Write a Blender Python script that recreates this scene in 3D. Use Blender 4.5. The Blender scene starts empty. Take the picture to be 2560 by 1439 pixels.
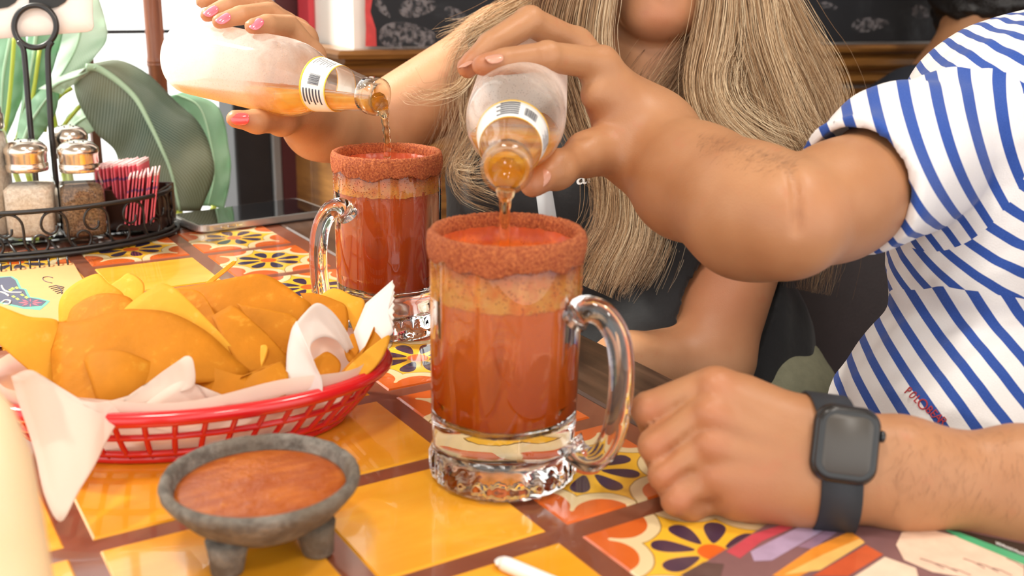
import bpy, bmesh, math, random
import numpy as np
from mathutils import Vector, Matrix, Quaternion
random.seed(7); rng = np.random.default_rng(7)
SC = bpy.context.scene; COL = SC.collection
PI = math.pi
# ---------------------------------------------------------------- camera (solved from the tile grid), world, sun, lamps, exposure
P = 0.115                                   # pitch of the tile grid
TZ = 0.75                                   # table surface
FL = 2650.0
CAM = Vector((-0.3071, -0.6554, 1.0440))
FW = Vector((0.51465, 0.80974, -0.28189)); RT = Vector((0.84659, -0.53196, 0.01754)); UP = Vector((0.13575, 0.24768, 0.95929))
def ray(px, py): return FW + RT * ((px - 1280) / FL) - UP * ((py - 719.5) / FL)
def V(px, py, d): return CAM + ray(px, py) * d            # world point on a sight line at distance d
def T(px, py, z=TZ):                                      # world point on a level plane
    r = ray(px, py); return CAM + r * ((z - CAM.z) / r.z)
def proj(p):
    q = Vector(p) - CAM; d = q.dot(FW)
    return 1280 + FL * q.dot(RT) / d, 719.5 - FL * q.dot(UP) / d, d
cd = bpy.data.cameras.new('camera'); co = bpy.data.objects.new('camera', cd); COL.objects.link(co)
co.matrix_world = Matrix(((RT.x, UP.x, -FW.x, CAM.x), (RT.y, UP.y, -FW.y, CAM.y), (RT.z, UP.z, -FW.z, CAM.z), (0, 0, 0, 1)))
cd.sensor_width = 36; cd.lens = FL * 36 / 2560; cd.clip_start = 0.02
cd.dof.use_dof = True; cd.dof.focus_distance = 0.88; cd.dof.aperture_fstop = 7.6
SC.camera = co
SC.view_settings.view_transform = 'Standard'; SC.view_settings.look = 'None'
SC.view_settings.gamma = 1; SC.view_settings.use_curve_mapping = False
SC.view_settings.exposure = 0.5
W = bpy.data.worlds.new('sky'); SC.world = W; W.use_nodes = True
bg = W.node_tree.nodes['Background']; bg.inputs[0].default_value = (1.0, 0.985, 0.96, 1); bg.inputs[1].default_value = 1.5
sl = bpy.data.lights.new('sun', 'SUN'); sl.energy = 6.0; sl.angle = math.radians(7); sl.color = (1, .96, .88)
so = bpy.data.objects.new('sun', sl); COL.objects.link(so)
so.rotation_euler = Vector((-0.55, 0.62, 0.86)).to_track_quat('Z', 'Y').to_euler()
so.location = (-1, 3, 4)
def ceiling_light(x, y, z, size, energy, color=(1, .93, .84)):
    l = bpy.data.lights.new('ceiling_lamp', 'AREA'); l.shape = 'DISK'; l.size = size; l.energy = energy; l.color = color
    o = bpy.data.objects.new('ceiling_lamp', l); COL.objects.link(o); o.location = (x, y, z); return o
LAMPS = [(-0.55, -0.35), (0.6, -0.5), (-0.2, -1.6)]
for x, y in LAMPS: ceiling_light(x, y, 2.555, 0.30, 9)
SC.cycles.max_bounces = 10; SC.cycles.transmission_bounces = 10; SC.cycles.transparent_max_bounces = 24
SC.cycles.caustics_reflective = False; SC.cycles.caustics_refractive = True; SC.cycles.blur_glossy = 1.0
SC.cycles.sample_clamp_indirect = 6

# ---------------------------------------------------------------- node helpers
class E:                                                   # tiny expression builder for Math nodes
    nt = None
    def __init__(s, k): s.k = k
    @staticmethod
    def m(op, *a, clamp=False):
        n = E.nt.nodes.new('ShaderNodeMath'); n.operation = op; n.use_clamp = clamp
        for i, x in enumerate(a):
            if isinstance(x, E): E.nt.links.new(x.k, n.inputs[i])
            else: n.inputs[i].default_value = x
        return E(n.outputs[0])
    def __add__(s, o): return E.m('ADD', s, o)
    __radd__ = __add__
    def __sub__(s, o): return E.m('SUBTRACT', s, o)
    def __rsub__(s, o): return E.m('SUBTRACT', o, s)
    def __mul__(s, o): return E.m('MULTIPLY', s, o)
    __rmul__ = __mul__
    def __truediv__(s, o): return E.m('DIVIDE', s, o)
    def __lt__(s, o): return E.m('LESS_THAN', s, o)
    def __gt__(s, o): return E.m('GREATER_THAN', s, o)
    def abs(s): return E.m('ABSOLUTE', s)
    def frac(s): return E.m('FRACT', s)
    def floor(s): return E.m('FLOOR', s)
    def sin(s): return E.m('SINE', s)
    def sqrt(s): return E.m('SQRT', s)
    def max(s, o): return E.m('MAXIMUM', s, o)
    def min(s, o): return E.m('MINIMUM', s, o)
def smooth(x, a, b):
    n = E.nt.nodes.new('ShaderNodeMapRange'); n.interpolation_type = 'SMOOTHSTEP'
    E.nt.links.new(x.k, n.inputs[0]); n.inputs[1].default_value = a; n.inputs[2].default_value = b
    return E(n.outputs[0])
def colmix(f, a, b):
    n = E.nt.nodes.new('ShaderNodeMix'); n.data_type = 'RGBA'
    for s, x in ((n.inputs[0], f), (n.inputs[6], a), (n.inputs[7], b)):
        if isinstance(x, E): E.nt.links.new(x.k, s)
        elif isinstance(x, (int, float)): s.default_value = x
        else: s.default_value = (*x[:3], 1)
    return E(n.outputs[2])
def coords(kind='Object'):
    n = E.nt.nodes.new('ShaderNodeTexCoord'); return E(n.outputs[kind])
def xyz(c):
    n = E.nt.nodes.new('ShaderNodeSeparateXYZ'); E.nt.links.new(c.k, n.inputs[0]); return [E(o) for o in n.outputs]
def scaled(c, sx, sy, sz):
    n = E.nt.nodes.new('ShaderNodeMapping'); E.nt.links.new(c.k, n.inputs[0]); n.inputs['Scale'].default_value = (sx, sy, sz); return E(n.outputs[0])
def noise(c, scale, detail=4, rough=.55, dist=0):
    n = E.nt.nodes.new('ShaderNodeTexNoise'); n.inputs['Scale'].default_value = scale; n.inputs['Detail'].default_value = detail
    n.inputs['Roughness'].default_value = rough; n.inputs['Distortion'].default_value = dist
    E.nt.links.new(c.k, n.inputs['Vector']); return E(n.outputs[0])
def voro(c, scale):
    n = E.nt.nodes.new('ShaderNodeTexVoronoi'); n.inputs['Scale'].default_value = scale
    E.nt.links.new(c.k, n.inputs['Vector']); return E(n.outputs['Distance'])
def attr(name, out='Fac'):
    n = E.nt.nodes.new('ShaderNodeAttribute'); n.attribute_name = name; return E(n.outputs[out])
def bump(h, strength=.3, dist=.001):
    n = E.nt.nodes.new('ShaderNodeBump'); n.inputs['Strength'].default_value = strength; n.inputs['Distance'].default_value = dist
    E.nt.links.new(h.k, n.inputs['Height']); return E(n.outputs[0])
def newmat(name):
    m = bpy.data.materials.new(name); m.use_nodes = True; E.nt = m.node_tree
    return m, m.node_tree.nodes['Principled BSDF']
def put(b, name, x):
    s = b.inputs[name]
    if isinstance(x, E): E.nt.links.new(x.k, s)
    elif isinstance(x, (tuple, list)) and len(x) == 3: s.default_value = (*x, 1) if s.type == 'RGBA' else x
    else: s.default_value = x
def simple(name, col, rough=.5, var=.12, scale=30, metal=0, coat=0, spec=.5, bmp=0, bscale=None, sss=0, sheen=0):
    m, b = newmat(name)
    c = coords(); n = noise(c, scale)
    dk = tuple(x * (1 - var) for x in col); lt = tuple(min(1, x * (1 + var)) for x in col)
    put(b, 'Base Color', colmix(n, dk, lt)); put(b, 'Roughness', rough); put(b, 'Metallic', metal)
    put(b, 'Specular IOR Level', spec)
    if coat: put(b, 'Coat Weight', coat); put(b, 'Coat Roughness', .03)
    if bmp: put(b, 'Normal', bump(noise(c, bscale or scale * 4), bmp, .002))
    if sss: put(b, 'Subsurface Weight', sss); put(b, 'Subsurface Radius', (.01, .004, .002))
    if sheen: put(b, 'Sheen Weight', sheen)
    return m
def wood(name, a, b_, sc=(4, 60, 60), rough=.35, coat=.3):
    m, b = newmat(name); c = scaled(coords(), *sc)
    n = noise(c, 1.6, 6, .6, .6); put(b, 'Base Color', colmix(smooth(n, .3, .72), a, b_)); put(b, 'Roughness', rough)
    put(b, 'Coat Weight', coat); put(b, 'Coat Roughness', .12); put(b, 'Normal', bump(n, .15, .001)); return m
def thin_glass(name, tint=(1, 1, 1), frost=0.0, frostcol=(.95, .95, .95), gl=1.0, axial=False):
    # thin walled clear glass: passes light straight, fresnel gloss, optional frost of condensation
    m = bpy.data.materials.new(name); m.use_nodes = True; nt = m.node_tree; E.nt = nt; nt.nodes.clear()
    out = nt.nodes.new('ShaderNodeOutputMaterial')
    tr = nt.nodes.new('ShaderNodeBsdfTransparent'); tr.inputs[0].default_value = (*tint, 1)
    g = nt.nodes.new('ShaderNodeBsdfGlossy'); g.inputs['Roughness'].default_value = .03
    lw = nt.nodes.new('ShaderNodeLayerWeight'); lw.inputs[0].default_value = .5
    mx = nt.nodes.new('ShaderNodeMixShader')
    f = (E.m('POWER', E(lw.outputs['Facing']), 5.0) * .85 + .045) * gl; nt.links.new(f.k, mx.inputs[0]); nt.links.new(tr.outputs[0], mx.inputs[1]); nt.links.new(g.outputs[0], mx.inputs[2])
    res = mx
    if frost:
        c = coords(); n1 = noise(c, 28, 5, .6); n2 = voro(c, 420)
        fac = smooth(n1, .36, .60) * (smooth(n2, .10, .45) * .4 + .6) * frost + .10 * frost
        if axial: ax_ = attr('axial') + (n1 - .5) * .09; fac = smooth(ax_, .160, .092) * (.76 - .16 * smooth(n2, .4, .1)) + smooth(ax_, .16, .10) * .05 + .07
        d = nt.nodes.new('ShaderNodeBsdfDiffuse'); d.inputs[0].default_value = (*frostcol, 1)
        t2 = nt.nodes.new('ShaderNodeBsdfTranslucent'); t2.inputs[0].default_value = (*frostcol, 1)
        a = nt.nodes.new('ShaderNodeMixShader'); a.inputs[0].default_value = .72
        nt.links.new(d.outputs[0], a.inputs[1]); nt.links.new(t2.outputs[0], a.inputs[2])
        m2 = nt.nodes.new('ShaderNodeMixShader'); nt.links.new(fac.k, m2.inputs[0]); nt.links.new(mx.outputs[0], m2.inputs[1]); nt.links.new(a.outputs[0], m2.inputs[2]); res = m2
    nt.links.new(res.outputs[0], out.inputs[0]); return m
def translucent(name, col, var=.15, scale=40, fac=.4, rough=.5, bmp=.2, spots=None, spec=.5):
    m = bpy.data.materials.new(name); m.use_nodes = True; nt = m.node_tree; E.nt = nt
    b = nt.nodes['Principled BSDF']; out = nt.nodes['Material Output']
    c = coords(); n = noise(c, scale)
    k = colmix(n, tuple(x * (1 - var) for x in col), tuple(min(1, x * (1 + var)) for x in col))
    if spots: k = colmix(smooth(noise(c, scale * 2.2, 3), .58, .74), k, spots)
    put(b, 'Base Color', k); put(b, 'Roughness', rough); put(b, 'Specular IOR Level', spec); put(b, 'Normal', bump(noise(c, scale * 5), bmp, .001))
    t = nt.nodes.new('ShaderNodeBsdfTranslucent'); nt.links.new(k.k, t.inputs[0])
    mx = nt.nodes.new('ShaderNodeMixShader'); mx.inputs[0].default_value = fac
    nt.links.new(b.outputs[0], mx.inputs[1]); nt.links.new(t.outputs[0], mx.inputs[2]); nt.links.new(mx.outputs[0], out.inputs[0])
    return m
def real_glass(name, col=(1, 1, 1), rough=0.0, ior=1.47):
    m, b = newmat(name); put(b, 'Base Color', col); put(b, 'Transmission Weight', 1.0); put(b, 'Roughness', rough); put(b, 'IOR', ior); return m

# ---------------------------------------------------------------- object helpers
def link(name, me, mat=None, parent=None, smoothed=True):
    o = bpy.data.objects.new(name, me); COL.objects.link(o)
    if mat is not None:
        for mm in (mat if isinstance(mat, (list, tuple)) else [mat]): me.materials.append(mm)
    if parent is not None: o.parent = parent; o.matrix_parent_inverse = Matrix.Identity(4)
    if smoothed and len(me.polygons): me.polygons.foreach_set('use_smooth', [True] * len(me.polygons))
    return o
def thing(name, label, cat, loc=(0, 0, 0), group=None):
    o = bpy.data.objects.new(name, None); COL.objects.link(o); o.location = loc; o.empty_display_size = .02
    return tag(o, label, cat, group)
def tag(o, label, cat, group=None):
    o['label'] = label; o['category'] = cat
    if group: o['group'] = group
    return o
def struct(o): o['kind'] = 'structure'; return o
def mesh(name, verts, faces):
    me = bpy.data.meshes.new(name); me.from_pydata([tuple(v) for v in verts], [], faces); me.update(); return me
def bm_mesh(name, bm):
    me = bpy.data.meshes.new(name); bm.to_mesh(me); bm.free(); me.update(); return me
def part(name, me, mat, parent, world=True, smoothed=True):
    """child mesh; when the mesh is in world space shift it to the parent's base"""
    if world and parent is not None and parent.location.length > 0:
        me.transform(Matrix.Translation(-parent.location))
    return link(name, me, mat, parent, smoothed)
def box_bm(bm, c, s, rot=None, bevel=0):
    r = bmesh.ops.create_cube(bm, size=1.0)['verts']
    bmesh.ops.scale(bm, vec=s, verts=r)
    if bevel:
        es = list({e for v in r for e in v.link_edges})
        q = bmesh.ops.bevel(bm, geom=es, offset=bevel, segments=2, affect='EDGES', profile=.5)
        r = list({v for v in q['verts']} | {v for v in r if v.is_valid})
    if rot is not None: bmesh.ops.transform(bm, matrix=rot.to_4x4(), verts=r)
    bmesh.ops.translate(bm, vec=c, verts=r); return r
def box(name, c, s, mat, parent=None, rot=None, bevel=0):
    bm = bmesh.new(); box_bm(bm, c, s, rot, bevel); me = bm_mesh(name, bm)
    return part(name, me, mat, parent, smoothed=False)
def basis(ax):
    z = Vector(ax).normalized(); x = Vector((0, 0, 1)).cross(z)
    if x.length < 1e-3: x = Vector((1, 0, 0))
    x.normalize(); y = z.cross(x); return Matrix((x, y, z)).transposed()
def lathe(prof, n=48, mat4=None, rfun=None, close=False):
    vs, fs = [], []
    for i, (r, z) in enumerate(prof):
        for j in range(n):
            a = 2 * PI * j / n; rr = max(r, 1e-5) * (rfun(a, z, i) if rfun else 1)
            vs.append(Vector((rr * math.cos(a), rr * math.sin(a), z)))
    m = len(prof)
    for i in range(m - 1 + (1 if close else 0)):
        for j in range(n):
            a, b = i * n + j, i * n + (j + 1) % n; c, d = ((i + 1) % m) * n + (j + 1) % n, ((i + 1) % m) * n + j
            fs.append((a, b, c, d))
    if mat4 is not None: vs = [mat4 @ v for v in vs]
    return vs, fs
def fix_normals(me):
    bm = bmesh.new(); bm.from_mesh(me); bmesh.ops.remove_doubles(bm, verts=bm.verts, dist=2e-6)
    bmesh.ops.recalc_face_normals(bm, faces=bm.faces); bm.to_mesh(me); bm.free(); me.update(); return me
def catmull(pts, n):
    pts = [Vector(p) for p in pts]; out = []
    q = [pts[0] * 2 - pts[1]] + pts + [pts[-1] * 2 - pts[-2]]
    seg = len(pts) - 1
    for i in range(n):
        t = i / (n - 1) * seg; k = min(int(t), seg - 1); t -= k
        a, b, c, d = q[k], q[k + 1], q[k + 2], q[k + 3]
        out.append(.5 * ((2 * b) + (c - a) * t + (2 * a - 5 * b + 4 * c - d) * t * t + (3 * b - a - 3 * c + d) * t ** 3))
    return out
def tube(path, r, n=8, caps=True, closed=False):
    """verts, faces of a tube along a path, r constant or list"""
    path = [Vector(p) for p in path]; m = len(path); vs, fs = [], []
    rr = r if isinstance(r, (list, tuple)) else [r] * m
    t = (path[1] - path[0]).normalized(); x = t.orthogonal().normalized()
    for i, p in enumerate(path):
        if closed: t2 = (path[(i + 1) % m] - path[i - 1]).normalized()
        else: t2 = (path[min(i + 1, m - 1)] - path[max(i - 1, 0)]).normalized()
        x = (x - t2 * x.dot(t2)).normalized(); y = t2.cross(x)
        for j in range(n):
            a = 2 * PI * j / n; vs.append(p + (x * math.cos(a) + y * math.sin(a)) * rr[i])
    for i in range(m if closed else m - 1):
        for j in range(n):
            fs.append((i * n + j, i * n + (j + 1) % n, ((i + 1) % m) * n + (j + 1) % n, ((i + 1) % m) * n + j))
    if caps and not closed:
        fs.append(tuple(range(n))[::-1]); fs.append(tuple((m - 1) * n + j for j in range(n)))
    return vs, fs
def merge(*vf):
    V_, F_ = [], []
    for v, f in vf:
        o = len(V_); V_ += list(v); F_ += [tuple(i + o for i in q) for q in f]
    return V_, F_
def sheet(outline, depth, thick=.0015, rings=6, n=64, sharp=False, wob=0, seed=0):
    """a curved thin piece: outline in photo pixels, depth(px, py) its distance; gets real thickness"""
    pts = [Vector((x, y, 0)) for x, y in outline]
    if sharp:
        per = []; m = len(pts); k = max(2, n // m)
        for i in range(m):
            for j in range(k): per.append(pts[i].lerp(pts[(i + 1) % m], j / k))
    else:
        q = catmull(pts + [pts[0]], n + 1)[:-1]; per = q
    n = len(per); c = sum(per, Vector()) / n; rd = random.Random(seed)
    vs = []
    def w(p):
        d = depth(p.x, p.y) + wob * math.sin(p.x * .021 + seed) * math.cos(p.y * .017 + seed * 2)
        return V(p.x, p.y, d)
    vs.append(w(c))
    for k in range(1, rings + 1):
        for p in per: vs.append(w(c.lerp(p, k / rings)))
    fs = [(0, 1 + j, 1 + (j + 1) % n) for j in range(n)]
    for k in range(rings - 1):
        o = 1 + k * n
        for j in range(n): fs.append((o + j, o + n + j, o + n + (j + 1) % n, o + (j + 1) % n))
    me = mesh('sheet', vs, fs)
    bm = bmesh.new(); bm.from_mesh(me); bmesh.ops.recalc_face_normals(bm, faces=bm.faces)
    bm.normal_update(); top = list(bm.faces); base = list(bm.verts)
    nv = {v: bm.verts.new(v.co - v.normal * thick) for v in base}
    for f in top: bm.faces.new([nv[v] for v in reversed(f.verts)])
    for e in list(bm.edges):
        if len(e.link_faces) == 1 and e.verts[0] in nv and e.verts[1] in nv:
            a, b = e.verts
            if e.link_loops and e.link_loops[0].vert == a: bm.faces.new((b, a, nv[a], nv[b]))
            else: bm.faces.new((a, b, nv[b], nv[a]))
    bmesh.ops.recalc_face_normals(bm, faces=bm.faces)
    bm.to_mesh(me); bm.free(); me.update(); return me
def plane_depth(p0, p1, p2, bulge=0, c=None, r=200):
    """distance field of the plane through three (px, py, d) points, with an optional round bulge (m) towards the lens"""
    A = np.array([[p[0], p[1], 1] for p in (p0, p1, p2)], float); s = np.linalg.solve(A, np.array([p[2] for p in (p0, p1, p2)], float))
    def f(x, y):
        d = s[0] * x + s[1] * y + s[2]
        if bulge: d -= bulge * (1 - ((x - c[0]) ** 2 + (y - c[1]) ** 2) / r ** 2)
        return d
    return f
def text_mesh(s, size, depth=.0002, font=None, shear=0, spacing=1.0):
    cu = bpy.data.curves.new('lettering', 'FONT'); cu.body = s; cu.size = size; cu.extrude = depth; cu.align_x = 'CENTER'; cu.align_y = 'CENTER'
    cu.shear = shear; cu.space_character = spacing; cu.resolution_u = 4
    o = bpy.data.objects.new('lettering', cu); COL.objects.link(o)
    dg = bpy.context.evaluated_depsgraph_get(); me = bpy.data.meshes.new_from_object(o.evaluated_get(dg)); bpy.data.objects.remove(o); return me
def frame4(origin, x, y):
    x = Vector(x).normalized(); z = x.cross(Vector(y)).normalized(); y = z.cross(x)
    m = Matrix((x, y, z)).transposed().to_4x4(); m.translation = Vector(origin); return m

# ---------------------------------------------------------------- signed distance modelling for bodies and clothes
def smin(a, b, k):
    if k <= 0: return np.minimum(a, b)
    h = np.maximum(k - np.abs(a - b), 0) / k
    return np.minimum(a, b) - h * h * k * .25
class Field:
    def __init__(s, lo, hi, h):
        s.lo = np.array(lo, np.float32); s.h = h; s.n = np.ceil((np.array(hi) - s.lo) / h).astype(int) + 1
        s.D = np.full(s.n, .05, np.float32)
    def sub(s, lo, hi):
        a = np.clip(np.floor((np.array(lo) - s.lo) / s.h).astype(int), 0, s.n); b = np.clip(np.ceil((np.array(hi) - s.lo) / s.h).astype(int) + 1, 0, s.n)
        if (b <= a).any(): return None, None
        ax = [(s.lo[i] + s.h * np.arange(a[i], b[i])).astype(np.float32) for i in range(3)]
        return tuple(slice(a[i], b[i]) for i in range(3)), np.meshgrid(*ax, indexing='ij', sparse=True)
    def group(s, prims, k=.006, kg=.006, op='add', warp=None):
        """prims: ('c', a, b, ra, rb) round cone | ('e', centre, radii, rot3x3)"""
        los, his = [], []
        for p in prims:
            if p[0] == 'c':
                m = max(p[3], p[4]); los.append(np.minimum(p[1], p[2]) - m); his.append(np.maximum(p[1], p[2]) + m)
            else:
                m = max(p[2]); los.append(np.array(p[1]) - m); his.append(np.array(p[1]) + m)
        pad = .012 + k + kg
        sl, G = s.sub(np.min(los, 0) - pad, np.max(his, 0) + pad)
        if sl is None: return
        gd = None
        for p in prims:
            if p[0] == 'c':
                a = np.array(p[1], np.float32); ba = np.array(p[2], np.float32) - a; L = float(ba @ ba) + 1e-12
                x, y, z = G[0] - a[0], G[1] - a[1], G[2] - a[2]
                t = np.clip((x * ba[0] + y * ba[1] + z * ba[2]) / L, 0, 1)
                d = np.sqrt((x - t * ba[0]) ** 2 + (y - t * ba[1]) ** 2 + (z - t * ba[2]) ** 2) - (p[3] + (p[4] - p[3]) * t)
            else:
                c = np.array(p[1], np.float32); R = np.array(p[3], np.float32) if len(p) > 3 else np.eye(3, dtype=np.float32)
                x, y, z = G[0] - c[0], G[1] - c[1], G[2] - c[2]
                q = [(x * R[0, i] + y * R[1, i] + z * R[2, i]) / p[2][i] for i in range(3)]
                d = (np.sqrt(q[0] ** 2 + q[1] ** 2 + q[2] ** 2) - 1) * min(p[2])
            gd = d if gd is None else smin(gd, d, k)
        if warp is not None: gd = gd + warp(*G)
        if op == 'add': s.D[sl] = smin(s.D[sl], gd, kg)
        else: s.D[sl] = -smin(-s.D[sl], gd, kg)
    def surf(s, px, py, d0=.5, d1=.95):
        for d in np.arange(d0, d1, .0008):
            i = np.round((np.array(V(px, py, d)) - s.lo) / s.h).astype(int)
            if (i >= 0).all() and (i < s.n).all() and s.D[tuple(i)] < 0: return V(px, py, d)
        return V(px, py, d1)
    def crease(s, pts, r=.0016, k=.005):
        q = [s.surf(*p) for p in pts]; s.group(chain(q, [r] * len(q)), k=.001, kg=k, op='sub')
    def extract(s, name):
        D = s.D; nx, ny, nz = D.shape; neg = D < 0
        cnt = np.zeros((nx - 1, ny - 1, nz - 1), np.int8)
        for i in (0, 1):
            for j in (0, 1):
                for k in (0, 1): cnt += neg[i:nx - 1 + i, j:ny - 1 + j, k:nz - 1 + k]
        act = (cnt > 0) & (cnt < 8); idx = np.argwhere(act)
        ids = np.full(act.shape, -1, np.int32); ids[act] = np.arange(len(idx))
        acc = np.zeros((len(idx), 3)); w = np.zeros(len(idx))
        cor = [(i, j, k) for i in (0, 1) for j in (0, 1) for k in (0, 1)]
        for a in range(8):
            for b in range(a + 1, 8):
                if sum(abs(cor[a][q] - cor[b][q]) for q in range(3)) != 1: continue
                va = D[idx[:, 0] + cor[a][0], idx[:, 1] + cor[a][1], idx[:, 2] + cor[a][2]].astype(float)
                vb = D[idx[:, 0] + cor[b][0], idx[:, 1] + cor[b][1], idx[:, 2] + cor[b][2]].astype(float)
                c = (va < 0) != (vb < 0); t = np.where(c, va / np.where(c, va - vb, 1), 0)[:, None]
                acc += np.where(c[:, None], np.array(cor[a]) + t * (np.array(cor[b]) - np.array(cor[a])), 0); w += c
        vs = (idx + acc / w[:, None]) * s.h + s.lo
        faces = []
        for ax in range(3):
            o1, o2 = (ax + 1) % 3, (ax + 2) % 3
            sa = [slice(1, -1)] * 3; sb = [slice(1, -1)] * 3; sa[ax] = slice(0, -1); sb[ax] = slice(1, None)
            A, B = neg[tuple(sa)], neg[tuple(sb)]; e = np.argwhere(A != B); ins = A[A != B]
            if not len(e): continue
            base = e.copy(); base[:, o1] += 1; base[:, o2] += 1
            q = []
            for d1, d2 in ((-1, -1), (0, -1), (0, 0), (-1, 0)):
                p = base.copy(); p[:, o1] += d1; p[:, o2] += d2; q.append(ids[p[:, 0], p[:, 1], p[:, 2]])
            q = np.stack(q, 1); q[~ins] = q[~ins][:, ::-1]; faces.append(q)
        f = np.concatenate(faces); f = f[(f >= 0).all(1)]
        return np_mesh(name, vs, f)
def np_mesh(name, vs, quads):
    me = bpy.data.meshes.new(name); n, m = len(vs), len(quads); k = quads.shape[1]
    me.vertices.add(n); me.vertices.foreach_set('co', np.asarray(vs, np.float32).ravel())
    me.loops.add(m * k); me.loops.foreach_set('vertex_index', quads.astype(np.int32).ravel())
    me.polygons.add(m); me.polygons.foreach_set('loop_start', np.arange(0, m * k, k, dtype=np.int32))
    me.update(calc_edges=True); me.validate(); return me
def set_attr(me, name, vals):
    a = me.attributes.new(name, 'FLOAT', 'POINT'); a.data.foreach_set('value', np.asarray(vals, np.float32))
def get_co(me):
    c = np.zeros(len(me.vertices) * 3, np.float32); me.vertices.foreach_get('co', c); return c.reshape(-1, 3)
def cone(a, b, ra, rb): return ('c', tuple(a), tuple(b), ra, rb)
def chain(pts, rs): return [cone(pts[i], pts[i + 1], rs[i], rs[i + 1]) for i in range(len(pts) - 1)]
def lattice_noise(x, y, z, s, seed):
    """smooth sum of sines used for cloth folds"""
    r = np.random.default_rng(seed); o = 0
    for i in range(5):
        k = r.normal(size=3); k /= np.linalg.norm(k); o = o + np.sin((k[0] * x + k[1] * y + k[2] * z) * s * (1 + .5 * i) + r.uniform(0, 6.28)) / (1 + .4 * i)
    return o
# ================================================================ materials used in several places
M = {}
M['wood_dark'] = wood('dark_walnut', (.055, .022, .010), (.16, .075, .035), (3, 40, 40), .32, .5)
M['wood_oak'] = wood('golden_oak', (.13, .045, .008), (.38, .17, .04), (2.5, 2.5, 26), .35, .5)
M['white_wall'] = simple('cream_paint', (.88, .84, .78), .7, .03)
M['plaster'] = simple('warm_plaster', (.55, .47, .38), .8, .08)
M['maroon'] = simple('maroon_vinyl', (.115, .012, .018), .45, .2, 60, bmp=.2)
M['black_frame'] = simple('black_window_frame', (.018, .018, .022), .4, .3)
M['grey_metal'] = simple('grey_aluminium', (.36, .38, .40), .35, .1, metal=.6)
M['black_wire'] = simple('black_wire', (.012, .011, .011), .35, .3, spec=.6)
M['steel'] = simple('shaker_steel', (.72, .66, .58), .2, .1, metal=1)
M['chrome'] = simple('chrome', (.8, .78, .76), .12, .05, metal=1)
# ================================================================ room shell
st = lambda n, c, s, m, **k: struct(box(n, c, s, M[m] if isinstance(m, str) else m, **k))
floor_m, b = newmat('floor_tile'); c_ = coords(); X, Y, _z = xyz(c_)
gx = ((X * 3.2).frac() - .5).abs(); gy = ((Y * 3.2).frac() - .5).abs(); g = (gx.max(gy) > .485)
put(b, 'Base Color', colmix(g, (.20, .10, .06), (.07, .05, .04))); put(b, 'Roughness', .4)
st('floor', (0.2, 0, -.05), (6.4, 6.4, .1), floor_m)
st('ceiling', (0.4, -.74, 2.66), (5.8, 3.92, .1), 'plaster')
WY = 1.10                                                     # plane of the window wall
st('wall_left', (-2.05, WY + .06, 1.3), (.9, .12, 2.6), 'white_wall')           # piers beside and under the window
st('wall_left', (-.67, WY + .06, .22), (2.04, .12, .44), 'white_wall')
st('wall_left', (-.67, WY + .06, 2.53), (2.04, .12, .16), 'white_wall')
RET = .352
st('wall_center', (RET + .06, (WY + .83) / 2 + .06, 1.3), (.12, WY - .83 + .12, 2.6), 'white_wall')
# back wall, turned a little, behind the diners
A0, A1 = Vector((.345, .815, 0)), Vector((1.37, .66, 0)); WD = (A1 - A0).normalized(); WN = Vector((WD.y, -WD.x, 0))   # WN faces the diners
if WN.y > 0: WN = -WN
WR = Matrix((WD, -WN, Vector((0, 0, 1)))).transposed()        # local x along the wall, y into it
def on_wall(s, z, out=0.0): return A0 + WD * s + Vector((0, 0, z)) + WN * out
def wallbox(name, s0, s1, z0, z1, d0, d1, m, parent=None, bevel=0):
    return box(name, on_wall((s0 + s1) / 2, (z0 + z1) / 2, (d0 + d1) / 2), (s1 - s0, d1 - d0, z1 - z0), M[m] if isinstance(m, str) else m, parent, WR, bevel)
struct(wallbox('wall_back', 0, 2.9, 0, 2.6, -.12, 0, 'white_wall'))
st('wall_right', (3.0, -.6, 1.3), (.12, 3.6, 2.6), 'plaster')
# wood wainscot below the rail: separate boards
w = wallbox('wainscot', 0, 2.9, 0, .86, 0, .008, 'wood_dark'); struct(w)
ns = 15
for i in range(ns):
    s0 = i * 2.9 / ns
    box('plank', on_wall(s0 + 1.45 / ns, .43, .014), (2.9 / ns - .004, .012, .86), M['wood_oak'], w, WR, .0015)
# moulded rail: profile swept along the wall and round the corner
def moulding(name, pts, prof, mat):
    vs, fs = [], []
    for (p, n) in pts:
        for (d, z) in prof: vs.append(Vector(p) + Vector(n) * d + Vector((0, 0, z)))
    k = len(prof)
    for i in range(len(pts) - 1):
        for j in range(k - 1): fs.append((i * k + j, (i + 1) * k + j, (i + 1) * k + j + 1, i * k + j + 1))
    fs.append(tuple(range(k))); fs.append(tuple(range((len(pts) - 1) * k, len(pts) * k))[::-1])
    me = fix_normals(mesh(name, vs, fs)); return struct(link(name, me, mat, smoothed=False))
prof = [(0, .868), (.016, .868), (.020, .874), (.020, .882), (.012, .886), (.012, .890), (.026, .896), (.030, .902), (.030, .912), (.022, .918), (.020, .922), (.034, .926), (.036, .932), (.030, .938), (0, .938)]
cn = (WN + Vector((-1, 0, 0)))
moulding('trim_1', [(on_wall(2.9, 0), WN), (on_wall(0, 0), cn)], prof, M['wood_oak'])
RX = Vector((RET, 0, 0))
moulding('trim_2', [(on_wall(0, 0), cn), (Vector((RET, WY, 0)), Vector((-1, 0, 0)))], prof, M['wood_oak'])
w2 = struct(box('wainscot', (RET - .004, (WY + .83) / 2, .43), (.008, WY - .83, .86), M['wood_dark']))
for i in range(2): box('plank', (RET - .014, .83 + (i + .5) * (WY - .83) / 2, .43), (.012, (WY - .83) / 2 - .004, .86), M['wood_oak'], w2, None, .0015)
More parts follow.
